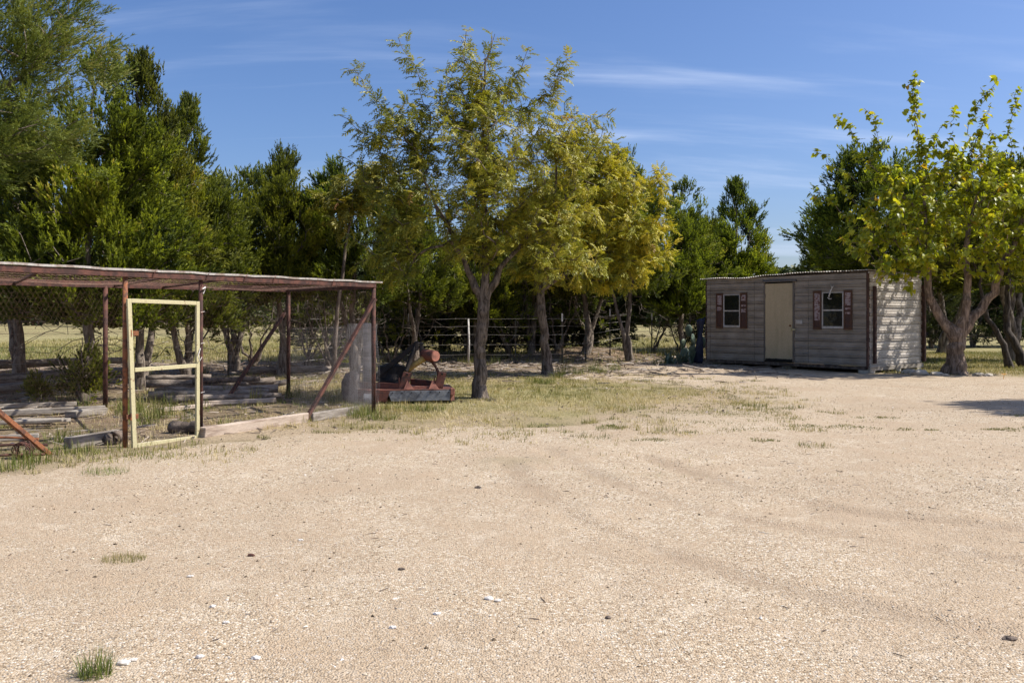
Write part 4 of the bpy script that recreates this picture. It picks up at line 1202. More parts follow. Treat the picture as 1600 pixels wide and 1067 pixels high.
# ------------------------------------------------------------------ hard-surface materials
M['rust'] = weathered("rusted_brown_steel", (0.045,0.020,0.015), (0.12,0.046,0.030), 9, 0.85, 0.1, None, 0.5, 0.003, (0.4, 0.62), 90)
M['rust_orange'] = weathered("orange_rust", (0.27,0.10,0.04), (0.10,0.045,0.028), 14, 0.9, 0.0, None, 0.5, 0.003, (0.45, 0.62), 70)
M['galv'] = weathered("galvanised_strip", (0.42,0.39,0.35), (0.26,0.20,0.16), 7, 0.6, 0.2, None, 0.2, 0.002)
M['cream'] = weathered("cream_gate_paint", (0.47,0.42,0.24), (0.38,0.33,0.19), 5, 0.6, 0.0, None, 0.15, 0.001, (0.45, 0.7), 120)
M['wire'] = weathered("dull_wire", (0.34,0.32,0.30), (0.25,0.18,0.13), 3, 0.5, 0.6)
M['wire_rusty'] = weathered("rusty_netting_wire", (0.20,0.10,0.065), (0.26,0.17,0.12), 3, 0.8, 0.2)
M['wire_bright'] = weathered("fence_wire", (0.36,0.34,0.32), (0.26,0.22,0.19), 2, 0.5, 0.5)
M['mesh_grey'] = weathered("grey_hardware_cloth", (0.30,0.29,0.30), (0.22,0.20,0.19), 4, 0.55, 0.5)
M['wood_grey'] = weathered("weathered_grey_timber", (0.33,0.29,0.24), (0.17,0.14,0.11), 3.5, 0.9, 0.0, (0.7, 0.7, 5), 0.5, 0.006, (0.42, 0.62), 40)
M['wood_tan'] = weathered("weathered_tan_timber", (0.46,0.37,0.29), (0.27,0.20,0.15), 3.5, 0.9, 0.0, (0.7, 0.7, 5), 0.5, 0.006, (0.45, 0.65), 40)
M['log'] = weathered("barked_cedar_log", (0.13,0.10,0.075), (0.33,0.27,0.215), 5, 0.95, 0.0, (0.8,0.8,4), 0.9, 0.012, (0.4, 0.62), 26)
M['log_dark'] = weathered("dark_old_log", (0.06,0.045,0.035), (0.17,0.13,0.10), 8, 0.95, 0.0, None, 0.9, 0.012, (0.4, 0.62), 26)
M['t_post'] = weathered("dark_green_post", (0.035,0.045,0.035), (0.09,0.06,0.04), 9, 0.7, 0.2)
M['white_tip'] = weathered("white_post_tip", (0.70,0.70,0.68), (0.5,0.48,0.44), 30, 0.6)
M['siding'] = weathered("weathered_taupe_siding", (0.28,0.24,0.195), (0.34,0.295,0.245), 2.4, 0.6, 0.0, (0.8,0.8,1.3), 0.1, 0.002, (0.40, 0.66), 4)
M['siding_side'] = weathered("pale_metal_siding", (0.50,0.455,0.40), (0.40,0.35,0.30), 3.0, 0.5, 0.1, (0.6,0.6,1.5), 0.12, 0.002, (0.45, 0.7), 22)
M['roof_metal'] = weathered("corrugated_roof_metal", (0.50,0.47,0.42), (0.28,0.18,0.12), 6, 0.5, 0.5, None, 0.2, 0.002, (0.5, 0.68), 40)
M['door_paint'] = weathered("cream_door_paint", (0.50,0.405,0.255), (0.42,0.34,0.21), 2.2, 0.55, 0.0, (2.5,2.5,0.4), 0.08, 0.001, (0.42, 0.7), 50)
M['cream'] = weathered("cream_gate_paint_chipped", (0.47,0.42,0.24), (0.22,0.13,0.07), 22, 0.6, 0.0, None, 0.3, 0.001, (0.60, 0.66), 90)
M['shutter'] = weathered("red_brown_shutter", (0.10,0.042,0.020), (0.08,0.04,0.025), 12, 0.6)
M['shutter_worn'] = weathered("worn_shutter_slats", (0.46,0.36,0.33), (0.17,0.05,0.035), 16, 0.75, 0.0, None, 0.2, 0.001, (0.5, 0.6), 30)
M['white_frame'] = weathered("window_frame_white", (0.52,0.50,0.47), (0.42,0.38,0.34), 10, 0.6)
M['trim_dark'] = weathered("grey_door_trim", (0.13,0.115,0.10), (0.18,0.15,0.12), 8, 0.7)
M['dark'] = weathered("dark_interior", (0.012,0.011,0.010), (0.02,0.018,0.016), 8, 0.9)
M['post_rust'] = weathered("rusted_angle_iron", (0.05,0.025,0.02), (0.10,0.05,0.035), 9, 0.8, 0.1)
M['mower_red'] = weathered("faded_red_mower_paint", (0.17,0.058,0.036), (0.065,0.036,0.028), 11, 0.65, 0.0, None, 0.2, 0.002, (0.48, 0.66), 60)
M['mower_pink'] = weathered("sun_bleached_red_paint", (0.33,0.125,0.08), (0.18,0.07,0.045), 9, 0.7, 0.0, None, 0.2, 0.002)
M['mower_black'] = weathered("black_greasy_steel", (0.011,0.010,0.010), (0.03,0.022,0.018), 9, 0.75, 0.2)
M['mower_grey'] = weathered("grey_rubber_skirt", (0.19,0.195,0.205), (0.09,0.09,0.095), 7, 0.6, 0.0, (1,1,1.4), 0.25, 0.003, (0.4, 0.6), 30)
M['mower_yellow'] = weathered("dull_yellow_guard", (0.42,0.28,0.07), (0.28,0.18,0.06), 10, 0.6)
M['tarp'] = weathered("dark_blue_tarp", (0.012,0.020,0.055), (0.008,0.012,0.03), 6, 0.6)
M['agave'] = weathered("blue_grey_cactus", (0.10,0.15,0.105), (0.17,0.21,0.13), 5, 0.55)
M['rock'] = weathered("pale_limestone", (0.50,0.45,0.37), (0.33,0.29,0.23), 6, 0.95, 0.0, None, 0.7, 0.01)
M['white_rock'] = weathered("white_limestone_chip", (0.70,0.67,0.62), (0.58,0.52,0.44), 30, 0.95, 0.0, None, 0.5, 0.004)
M['antler'] = weathered("bleached_antler", (0.66,0.63,0.58), (0.45,0.41,0.36), 20, 0.7)
M['sack'] = weathered("grey_burlap", (0.10,0.08,0.065), (0.19,0.16,0.14), 12, 0.95, 0.0, None, 0.7, 0.008)

m, nt, p, out = mat_new("window_glass")
p.inputs['Base Color'].default_value = (0.012, 0.013, 0.012, 1); p.inputs['Roughness'].default_value = 0.06
nz = noise(nt, wpos(nt), 5, 3, 0.5); bump(nt, p, nz.outputs['Fac'], 0.12, 0.02)
M['glass'] = m

# ------------------------------------------------------------------ shed
SR = Vector((8.54, 21.5, 0)); SU = Vector((-0.6126, 0.791, 0)).normalized(); SV = Vector((0.791, 0.6126, 0)).normalized()
SF = Matrix(((SU.x, SV.x, 0, SR.x), (SU.y, SV.y, 0, SR.y), (0, 0, 1, 0), (0, 0, 0, 1)))
# local: x along the front towards the left, y inwards, z up
L_, W_ = 4.93, 2.52
ZB, ZT = 0.16, 2.46
shed = empty("shed", (8.54-0.6126*2.4, 21.5+0.791*2.4, Hf(8.5, 22)), 0, 'long grey metal clad shed with cream door and two shuttered windows', 'shed')
def S(): return MB(SF)
def ctop(a): return ZT - 0.012*a          # roofline falls slightly to the left

def rib_course(mbx, u0, u1, z0, z1, side):
    """one course of siding: flat pan with a double rib at its foot; side 'f' runs along x, 's' along y"""
    h = z1 - z0
    D = 0.021 if side == 'f' else 0.026
    prof = [(-0.004, z0), (D, z0+0.006), (D, z0+0.020), (0.0, z0+0.028), (0.0, z0+0.048), (D, z0+0.054), (D, z0+0.068), (0.0, z0+0.078), (0.004, z0+0.078+(h-0.078)*0.5), (0.0, z1-0.008)]
    prof = [(o, z) for o, z in prof if z <= z1+1e-6]
    if h < 0.10: prof = [(0.0, z0), (0.005, z0+h*0.3), (0.005, z0+h*0.7), (0.0, z1-0.002)]
    n = len(prof); vs = []
    nseg = 7
    for k in range(nseg+1):
        u = u0 + (u1-u0)*k/nseg
        for (o, z) in prof:
            w = 0.004*math.sin(u*3.1+z*7) + random.uniform(-0.0015, 0.0015)
            z_ = z
            vs.append((u, -o + w - 0.004, z_) if side == 'f' else (-o + w - 0.004, u, z_))
    fs = []
    for k in range(nseg):
        for j in range(n-1):
            q = (k*n+j, (k+1)*n+j, (k+1)*n+j+1, k*n+j+1)
            fs.append(q if side == 's' else tuple(reversed(q)))
    mbx.add(vs, fs)

# inner box: keeps the inside dark and gives the cladding its backing
b = S()
b.box(0.02, L_-0.02, W_-0.04, W_-0.0, ZB, ZT-0.06)           # back
b.box(L_-0.04, L_, 0.02, W_-0.04, ZB, ZT-0.08)               # left end
b.build("rear_wall", M['siding'], shed)
b = S(); b.box(0.03, L_-0.05, 0.05, W_-0.05, ZB, ZB+0.05); b.build("floor_deck", M['wood_grey'], shed)
fw = S()
DOOR = (2.05, 2.96); WR = (0.63, 1.23); WLn = (3.75, 4.32)
# openings in the backing panel
def backing(mbx):
    y0, y1 = 0.004, 0.03
    xs = [(0.03, WR[0]), (WR[1], DOOR[0]), (DOOR[1], WLn[0]), (WLn[1], L_-0.04)]
    for a, c in xs: mbx.box(a, c, y0, y1, ZB, ctop(2.5)-0.06)
    for a, c in (WR, WLn):
        mbx.box(a, c, y0, y1, ZB, 1.06); mbx.box(a, c, y0, y1, 1.96, ctop(2.5)-0.06)
    mbx.box(DOOR[0], DOOR[1], y0, y1, 2.25, ctop(2.5)-0.06); mbx.box(DOOR[0], DOOR[1], y0, y1, ZB, 0.2)
backing(fw); fw.build("front_shade_backing", M['dark'], shed)  # near-black colour puts the groove shade into the gaps between courses
b = S(); b.box(0.02, 0.035, 0.03, W_-0.05, ZB, ZT-0.09); b.build("side_shade_backing", M['dark'], shed)  # added near-black sheet: darkens the side gaps and stops light leaking through
courses = []
z = ZB
while z < ZT - 0.03:
    courses.append((z, min(z+0.192, ZT-0.02))); z += 0.192
cs2 = []
for z0, z1 in courses:
    cut = [z0] + [q for q in (1.06, 1.96, 2.262) if z0+0.004 < q < z1-0.004] + [z1]
    cs2 += list(zip(cut[:-1], cut[1:]))
courses = cs2
def spans(z0, z1):
    cuts = []
    if z1 > 0.19 and z0 < 2.26: cuts.append(DOOR)
    if z1 > 1.061 and z0 < 1.959: cuts += [WR, WLn]
    cuts.sort(); out = []; cur = 0.012
    for a, c in cuts: out.append((cur, a)); cur = c
    out.append((cur, L_-0.01)); return out
for z0, z1 in courses:
    for (a, c) in spans(z0, z1):
        zz = min(z1, ctop((a+c)/2)-0.02)
        if c-a < 0.05: continue
        rb = S(); rib_course(rb, a, c, z0, zz, 'f')
        rb.build("siding_panel", M['siding'], shed)
z = ZB - 0.02
while z < ZT - 0.08:
    z1 = min(z+0.205, ZT-0.05)
    rb = S(); rib_course(rb, 0.05, W_-0.03, z, z1, 's')
    rb.build("siding_panel", M['siding_side'], shed)
    z += 0.205
# vertical sheet joints on the front
for a in (1.62, 3.28, 4.78):
    j = S(); j.box(a-0.003, a+0.003, -0.030, -0.024, ZB+0.02, 2.3); j.build("sheet_joint", M['trim_dark'], shed)
sc_ = S()
for z0, z1 in courses:
    if z1-z0 < 0.15: continue
    u = 0.12
    while u < L_-0.1:
        if not any(a-0.02 < u < c+0.02 for a, c in (DOOR, WR, WLn)):
            sc_.box(u-0.006, u+0.006, -0.031, -0.024, z0+0.055, z0+0.067)
        u += 0.41
sc_.build("screw_heads", M['trim_dark'], shed)
# corner irons and rails
c = S(); c.box(-0.012, 0.03, -0.028, 0.05, ZB-0.06, ZT-0.02); c.build("corner_iron", M['post_rust'], shed, bevel=0.004)
c = S(); c.box(-0.10, -0.03, 0.16, 0.23, 0.22, ZT-0.37); c.build("side_iron", M['post_rust'], shed, bevel=0.004)
c = S(); c.box(-0.10, 0.02, W_-0.03, W_+0.05, 0.2, ZT-0.30); c.build("corner_iron", M['post_rust'], shed, bevel=0.004)
c = S(); c.box(L_-0.012, L_+0.025, -0.02, 0.03, ZB-0.03, ZT-0.12); c.build("corner_iron", M['post_rust'], shed, bevel=0.004)
c = S(); c.beam((-0.03, -0.02, ZT-0.045), (-0.03, W_, ZT-0.075), 0.03, 0.045); c.build("top_rail", M['galv'], shed)
c = S(); c.beam((-0.03, 0.0, ZB-0.06), (-0.03, W_-0.02, ZB-0.04), 0.07, 0.10); c.build("sill_beam", M['wood_grey'], shed)
c = S(); c.beam((0.05, 0.01, ZB-0.045), (L_-0.02, 0.01, ZB-0.045), 0.05, 0.08); c.build("sill_beam", M['log_dark'], shed)
for u, v_ in ((0.1, 0.12), (0.1, 1.3), (0.1, 2.3), (2.4, 0.3), (4.7, 0.3), (2.4, 2.2), (4.7, 2.2)):
    c = S(); c.box(u-0.16, u+0.16, v_-0.12, v_+0.12, -0.06, ZB-0.11+0.02); c.build("block", M['rock'], shed, bevel=0.01)
# roof: corrugated sheets, one lifted at its front edge
a0 = -0.06
for k in range(6):
    a1 = a0 + 0.855
    N = 34; vs = []; fs = []
    for i in range(N+1):
        a = a0 + (a1+0.03-a0)*i/N
        zz = ctop(a) + 0.012*math.sin(a*2*math.pi/0.076)
        lift = 0.03*math.exp(-((a-1.9)/0.55)**2) + 0.006*math.sin(a*1.7) + (0.02*math.exp(-((a-2.9)/0.3)**2))
        drop = 0.03*math.exp(-((a-3.6)/0.5)**2)
        for j, y in enumerate((-0.09, 0.25, 1.3, W_+0.06)):
            f_ = (1.0, 0.6, 0.1, 0)[j]
            vs.append((a, y, zz + 0.012 + (lift-drop)*f_ - 0.02*y + (k % 2)*0.004))
        for j, y in enumerate((-0.09, 0.25, 1.3, W_+0.06)):
            f_ = (1.0, 0.6, 0.1, 0)[j]
            vs.append((a, y, zz + 0.008 + (lift-drop)*f_ - 0.02*y + (k % 2)*0.004))
    for i in range(N):
        for j in range(3):
            fs.append((i*8+j, i*8+j+1, (i+1)*8+j+1, (i+1)*8+j)); fs.append((i*8+4+j, (i+1)*8+4+j, (i+1)*8+5+j, i*8+5+j))
        fs.append((i*8, (i+1)*8, (i+1)*8+4, i*8+4))
    r_ = S(); r_.add(vs, fs); r_.build("roof_sheet", M['roof_metal'], shed, smooth=False)
    a0 = a1
c = S(); c.beam((0.03, 0.03, ctop(0)-0.045), (L_-0.03, 0.03, ctop(L_)-0.045), 0.04, 0.06); c.build("roof_plate", M['log_dark'], shed)
# door with its trim, latch and knob
dr = S(); dr.box(DOOR[0]+0.035, DOOR[1]-0.03, -0.026, 0.01, 0.235, 2.225)
door = dr.build("door", M['door_paint'], shed, bevel=0.004)
k_ = S(); k_.tube([(DOOR[0]+0.10,-0.028,1.12),(DOOR[0]+0.10,-0.055,1.12)], 0.024, 10); k_.build("knob", M['rust_orange'], door)
for zz in (0.5, 1.9):
    k_ = S(); k_.box(DOOR[1]-0.045, DOOR[1]-0.005, -0.042, -0.027, zz-0.05, zz+0.05); k_.build("hinge", M['trim_dark'], door)
k_ = S(); k_.box(DOOR[0]-0.06, DOOR[0]+0.075, -0.045, -0.028, 1.00, 1.045); k_.box(DOOR[0]+0.055, DOOR[0]+0.085, -0.06, -0.03, 0.98, 1.06); k_.build("hasp", M['cream'], door)
for i in range(1):
    vs = []; x_ = DOOR[0]+0.04
    poly = [(x_, 0.205)]
    while x_ < DOOR[1]-0.035:
        poly.append((x_, 0.243 + random.uniform(0.0, 0.022))); x_ += 0.022
    poly.append((DOOR[1]-0.035, 0.205))
    rg = S(); rg.prism(poly, -0.030, -0.0275); rg.build("rotted_edge", M['dark'], door)
t_ = S(); t_.box(DOOR[0]-0.012, DOOR[0]+0.033, -0.036, 0.0, 0.19, 2.262); t_.build("door_frame", M['trim_dark'], shed)
t_ = S(); t_.box(DOOR[1]-0.027, DOOR[1]+0.012, -0.036, 0.0, 0.19, 2.262); t_.build("door_frame", M['trim_dark'], shed)
t_ = S(); t_.box(DOOR[0]-0.09, DOOR[1]+0.04, -0.075, 0.0, 2.264, 2.29); t_.add([(DOOR[0]-0.09,-0.075,2.29),(DOOR[1]+0.04,-0.075,2.29),(DOOR[1]+0.04,-0.002,2.335),(DOOR[0]-0.09,-0.002,2.335)], [(0,1,2,3)]); t_.build("drip_cap", M['trim_dark'], shed)
t_ = S(); t_.box(1.80, 1.99, -0.032, -0.020, 1.17, 1.265); t_.build("patch_plate", M['white_frame'], shed)
# windows
for wi, (a, c_) in enumerate((WR, WLn)):
    z0, z1 = 1.06, 1.96
    f_ = S(); t = 0.03
    f_.box(a, a+t, -0.032, 0.0, z0, z1); f_.box(c_-t, c_, -0.032, 0.0, z0, z1); f_.box(a+t, c_-t, -0.032, 0.0, z1-t*0.7, z1); f_.box(a+t, c_-t, -0.036, 0.0, z0, z0+0.055)
    win = f_.build("window", M['white_frame'], shed)
    rl = S(); rl.box(a+t, c_-t, -0.026, 0.0, 1.495, 1.53); rl.build("mid_rail", M['white_frame'], win)
    for (q0, q1, yy_) in ((z0+0.055, 1.495, -0.012), (1.53, z1-t*0.7, -0.018)):
        g_ = S(); g_.box(a+t, c_-t, yy_, yy_+0.004, q0, q1); g_.build("pane", M['glass'], win)
    for s, (x0, x1) in enumerate(((a-0.235, a-0.012), (c_+0.012, c_+0.245))):
        sh_ = S(); zz0, zz1 = 1.03, 2.0
        sh_.box(x0, x0+0.034, -0.05, -0.02, zz0, zz1); sh_.box(x1-0.034, x1, -0.05, -0.02, zz0, zz1)
        sh_.box(x0+0.034, x1-0.034, -0.05, -0.02, zz1-0.035, zz1); sh_.box(x0+0.034, x1-0.034, -0.05, -0.02, zz0, zz0+0.05); sh_.box(x0+0.034, x1-0.034, -0.03, -0.022, zz0+0.05, zz1-0.035)
        so = sh_.build("shutter", M['shutter'], shed)
        nsl = 16; worn = {(0,0): 0.78, (0,1): 0.85, (1,0): 0.6, (1,1): 0.55}[(wi, s)]
        for k in range(nsl):
            zz = zz0+0.068 + (zz1-zz0-0.12)*k/nsl
            sl = S(); sl.add([(x0+0.036,-0.047,zz),(x1-0.036,-0.047,zz),(x1-0.036,-0.031,zz+0.040),(x0+0.036,-0.031,zz+0.040),
                              (x0+0.036,-0.041,zz),(x1-0.036,-0.041,zz),(x1-0.036,-0.0305,zz+0.046),(x0+0.036,-0.0305,zz+0.046)],
                             [(0,1,2,3),(7,6,5,4),(0,4,5,1),(3,2,6,7)])
            pale = (k/nsl > 1-worn) and random.random() < 0.85
            sl.build("slat", M['shutter_worn'] if pale else M['shutter'], so)
# bleached antler hanging over the right window
an = S()
an.tube([(0.93,-0.07,1.80),(0.985,-0.085,1.79),(0.99,-0.09,1.86),(0.955,-0.085,1.97),(0.915,-0.08,2.06),(0.875,-0.07,2.12)], [0.008,0.014,0.016,0.017,0.014,0.006], 7)
an.tube([(0.985,-0.085,1.79),(1.03,-0.1,1.83)], [0.012,0.005], 6)
an.tube([(0.915,-0.08,2.06),(0.955,-0.07,2.14)], [0.012,0.005], 6); an.tube([(0.955,-0.085,1.97),(0.99,-0.06,2.02)], [0.012,0.004], 6)
bp = SF @ Vector((0.95,-0.08,1.80))
single(an, "antler", M['antler'], tuple(bp), 'bleached white antler hanging over the top of the right shed window', 'antler', smooth=True)
# blue tarp leaning at the left end
tr_ = MB(SF)
vs = []; fs = []; NI, NJ = 8, 14
for i in range(NI+1):
    for j in range(NJ+1):
        u = i/NI; v_ = j/NJ
        vs.append((L_+0.10+0.26*u+(0.10*(1-v_)), 0.02+0.18*math.sin(u*9)*0.25+0.05*math.sin(v_*7+u*4), 0.02+1.32*v_*(1-0.06*u)))
for i in range(NI):
    for j in range(NJ): fs.append((i*(NJ+1)+j, (i+1)*(NJ+1)+j, (i+1)*(NJ+1)+j+1, i*(NJ+1)+j+1))
tr_.add(vs, fs)
bp = SF @ Vector((L_+0.2, 0.0, 0.0))
o = single(tr_, "folded_tarp", M['tarp'], tuple(bp), 'dark blue folded tarp propped upright against the left end of the shed', 'tarp', smooth=True)
mo = o.modifiers.new('thick', 'SOLIDIFY'); mo.thickness = 0.03
# cactus and agave clump left of the shed
def pad(mbx, base, h, w, th, ang, lean):
    ca, sa = math.cos(ang), math.sin(ang); n = 9; vs = []; fs = []
    rows = 7
    for i in range(rows+1):
        t = i/rows; half = w*0.5*math.sqrt(max(0.02, math.sin(math.pi*(0.08+0.9*t))))*(0.75+0.35*t)
        for s in range(8):
            a = 2*math.pi*s/8
            x_ = half*math.cos(a); y_ = th*0.5*math.sin(a)*math.sin(math.pi*(0.1+0.85*t))
            z_ = t*h
            y_ += lean*t*h
            vs.append((base[0]+x_*ca-y_*sa, base[1]+x_*sa+y_*ca, base[2]+z_))
    for i in range(rows):
        for s in range(8): fs.append((i*8+s, i*8+(s+1)%8, (i+1)*8+(s+1)%8, (i+1)*8+s))
    fs.append(tuple(rows*8+s for s in range(8)))
    mbx.add(vs, fs)
def agave_leaf(mbx, base, ang, el, L, w):
    d = Vector((math.cos(ang)*math.cos(el), math.sin(ang)*math.cos(el), math.sin(el))); s = Vector((-math.sin(ang), math.cos(ang), 0)); up = s.cross(d)*-1
    vs = []; B_ = Vector(base)
    prof = [(0,0.6),(0.25,1.0),(0.55,0.85),(0.82,0.45),(1.0,0.02)]
    for t, k in prof:
        c = B_ + d*L*t + Vector((0,0,-0.12*L*t*t))
        vs += [c - s*w*k*0.5 + up*w*0.18*k, c - up*w*0.12*k, c + s*w*k*0.5 + up*w*0.18*k]
    fs = []
    for i in range(len(prof)-1):
        fs += [(i*3,i*3+1,i*3+4,i*3+3),(i*3+1,i*3+2,i*3+5,i*3+4)]
    mbx.add(vs, fs)
cx, cy = X(1082, 27.0), 27.0
e = empty("prickly_pear", (cx, cy, Hf(cx, cy)), 0, 'grey green cactus with upright pads left of the blue tarp', 'cactus')
pads = [(0,0,0.0,0.5,0.34,0.3,0.0),(0.05,0.05,0.42,0.42,0.30,0.9,0.1),(-0.25,-0.1,0.0,0.42,0.3,-0.4,0.1),(0.22,-0.05,0.0,0.45,0.3,1.2,-0.1),(-0.1,0.1,0.75,0.36,0.24,0.1,-0.1),(0.3,0.05,0.4,0.36,0.26,0.2,0.1),(-0.3,0.0,0.36,0.32,0.24,0.5,-0.15)]
for (x_,y_,z_,h_,w_,a_,l_) in pads:
    pb = MB(); pad(pb, (cx+x_, cy+y_, Hf(cx,cy)+z_), h_, w_, 0.07, a_, l_); pb.build("cactus_pad", M['agave'], e, smooth=True)
cx, cy = X(1055, 25.6), 25.6
rr3 = random.Random(4)
for k, (px, d, sc_, lab) in enumerate([(1052, 25.6, 1.0, 'spiky grey green agave left of the cactus, leftmost of the two'), (1072, 25.9, 1.15, 'larger spiky agave directly in front of the cactus')]):
    cx, cy = X(px, d), d
    e = empty("agave", (cx, cy, Hf(cx, cy)), 0, lab, 'agave', 'agaves by the shed')
    for j in range(26):
        pb = MB(); agave_leaf(pb, (cx+rr3.uniform(-0.2,0.2), cy+rr3.uniform(-.12,.12), Hf(cx,cy)), rr3.uniform(0,6.28), rr3.uniform(0.3,1.3), sc_*rr3.uniform(0.32,0.52), 0.075)
        pb.build("spiked_leaf", M['agave'], e)

# ------------------------------------------------------------------ chicken run
A_ = Vector((-3.98, 9.22, 0)); CD = Vector((2.04, 3.38, 0)).normalized()      # front line, left to right
def front(t, z=0.0, off=0.0):
    n_ = Vector((CD.y, -CD.x, 0))                                              # towards the camera side
    p_ = A_ + CD*t + n_*off
    return Vector((p_.x, p_.y, z))
G0, G1 = 0.06, 0.90; POSTR = 3.95; TL = -4.6
BD = Vector((1.97, 2.75, 0)).normalized(); B1 = Vector((-5.9, 13.0, 0)); B2 = Vector((-3.93, 15.75, 0)); BL = B1 - BD*4.6
run = empty("chicken_run", (A_.x, A_.y, 0.0), 0, 'rusty pipe framed chicken run with netting roof and cream screen gate', 'chicken run')
RT = 1.80
def g(v): return Hf(v.x, v.y)
# front beam: a channel with a pale strip along its top
b = MB(); b.beam(front(TL, RT-0.01), front(POSTR+0.02, RT-0.01), 0.05, 0.062); b.build("front_beam", M['rust'], run, bevel=0.004)
b = MB()
N = 40; pts = []
for i in range(N+1):
    t = TL + (POSTR+0.14-TL)*i/N
    pts.append(front(t, RT+0.036+0.004*math.sin(i*2.1)+0.002*math.sin(i*5.3), 0.012))
for p0, p1 in zip(pts[:-1], pts[1:]): b.beam(p0, p1, 0.05, 0.022)
b.build("top_strip", M['galv'], run)
b = MB(); b.beam(B2+Vector((0,0,1.83)), BL+Vector((0,0,1.80)), 0.06, 0.09); b.build("rear_beam", M['rust'], run)
b = MB(); b.beam(front(POSTR, RT-0.02), B2+Vector((0,0,1.83)), 0.05, 0.08); b.build("end_beam", M['rust'], run)
for t, k in ((-2.2, 0), (-0.9, 1), (0.55, 2), (1.35, 3), (2.9, 4)):
    p0 = front(t, RT-0.01); q = BL + BD*(max(0.1, t+4.3)*0.98); 
    b = MB(); b.beam(p0, Vector((q.x, q.y, 1.80)), 0.03, 0.03); b.build("roof_pipe", M['rust'], run)
# hooks of twisted wire over the strip
for t in (-1.4, 0.3, 1.0, 1.55, 2.0, 3.05):
    b = MB(); p0 = front(t, RT-0.05, 0.035); b.tube([p0, front(t+0.02, RT+0.02, 0.045), front(t+0.07, RT+0.058, 0.02)], 0.005, 5); b.build("tie_wire", M['rust'], run)
def post(name, p0, p1, r, mat, n=10, label=None):
    b = MB(); b.tube([p0, p1], r, n); return b.build(name, mat, run, smooth=True, label=label)
post("post", front(0.02, g(front(0))-0.05, -0.03), front(0.02, RT-0.03, -0.03), 0.026, M['rust_orange'], label='orange rusted post behind the hinge side of the gate')
post("post", front(0.98, g(front(1))-0.05, -0.03), front(0.98, RT-0.03, -0.03), 0.024, M['rust'])
post("post", front(POSTR, g(front(4))-0.05, -0.01), front(POSTR, RT-0.03, -0.01), 0.030, M['rust'])
post("post", B1+Vector((0,0,-0.05)), B1+Vector((0,0,1.80)), 0.034, M['rust'])
post("post", B2+Vector((0,0,-0.05)), B2+Vector((0,0,1.80)), 0.034, M['rust'])
post("post", BL+Vector((0,0,-0.05)), BL+Vector((0,0,1.78)), 0.034, M['rust'])
post("post", front(-3.4, -0.05, -0.03), front(-3.4, RT-0.03, -0.03), 0.03, M['rust'])
def brace(p0, p1, w, mat, label):
    b = MB(); b.beam(p0, p1, w, w*0.75); return b.build("brace", mat, run, bevel=0.003, label=label)
brace(Vector((-2.66,11.45,Hf(-2.66,11.45)-0.02)), front(POSTR-0.02, RT-0.20, 0.03), 0.055, M['rust'], 'brown front brace leaning to the right end post')
brace(Vector((-4.56,14.2,-0.02)), B2+Vector((-0.05,-0.05,1.42)), 0.055, M['rust'], 'dark rear brace')
brace(Vector((-4.53,8.79,Hf(-4.53,8.79)-0.01)), front(-2.6, RT-0.1, 0.03), 0.055, M['rust_orange'], 'bright orange rusted brace at the left')
# netting: hexagonal wire drawn as thin three-sided tubes, joined per panel
def hex_net(P0, U, Vv, lu, lv, cell, r, sag=0.0, holes=None):
    """P0 corner, U/Vv unit directions"""
    P0 = np.array(P0); U = np.array(U); Vv = np.array(Vv)
    segs = []
    cw = cell; ch = cell*0.9
    nu = int(lu/cw); nv = int(lv/ch)
    for j in range(nv):
        for i in range(nu):
            o = 0.5*(j % 2)
            u0 = (i+o)*cw; v0 = j*ch
            segs.append((u0, v0, u0, v0+ch*0.4)); segs.append((u0, v0+ch*0.4, u0+cw*0.5, v0+ch)); segs.append((u0, v0+ch*0.4, u0-cw*0.5, v0+ch))
    s = np.array(segs); s[:, [0, 2]] = np.clip(s[:, [0, 2]], 0, lu)
    def P(u, v):
        w = sag*(np.sin(np.pi*u/lu*3)**2)*np.sin(np.pi*v/lv) + 0.006*np.sin(u*9+v*13)
        nrm = np.cross(U, Vv)
        base = P0[None] + U[None]*u[:, None] + Vv[None]*v[:, None]
        if sag: base[:, 2] -= w
        else: base += nrm[None]*w[:, None]
        return base
    return wire_np(P(s[:, 0], s[:, 1]), P(s[:, 2], s[:, 3]), r)
def wire_np(a, b_, r):
    d = b_-a; L = np.linalg.norm(d, axis=1, keepdims=True); k = L[:, 0] > 1e-4; a, b_, d = a[k], b_[k], d[k]/L[k]
    s = np.cross(d, np.array([0.3, 0.5, 0.8])); s /= np.linalg.norm(s, axis=1, keepdims=True); t = np.cross(d, s)
    V = []
    for P_ in (a, b_):
        for q in range(3):
            an_ = q*2.0944
            V.append(P_ + (s*math.cos(an_)+t*math.sin(an_))*r)
    V = np.stack(V, 1).reshape(-1, 3)
    Fq = np.array([(0,1,4,3),(1,2,5,4),(2,0,3,5)])
    F = (Fq[None] + (np.arange(len(a))*6)[:, None, None]).reshape(-1, 4)
    return V, F, np.zeros(len(F))
def net_part(name, data, mat, par=run):
    v, f, a = data
    off = parent_world(par)
    me = np_mesh(name, v - np.array(off), f, mat, False)
    return np_obj(name, me, par)
Z3 = (0, 0, 1.0); Z3v = Vector(Z3)
net_part("roof_netting", join([hex_net(front(-4.4, RT+0.0), CD, (B2-front(POSTR)).normalized(), 8.3, 3.4, 0.085, 0.0009, 0.06)]), M['wire_rusty'])
net_part("front_netting", join([hex_net(front(-4.4, 0.05), CD, Z3, 4.4, RT-0.1, 0.05, 0.00022), hex_net(front(1.0, 0.05), CD, Z3, 2.93, RT-0.1, 0.05, 0.00022)]), M['wire_rusty'])
net_part("rear_netting", hex_net(BL, BD, Z3, 7.9, 1.75, 0.07, 0.0004), M['wire_rusty'])
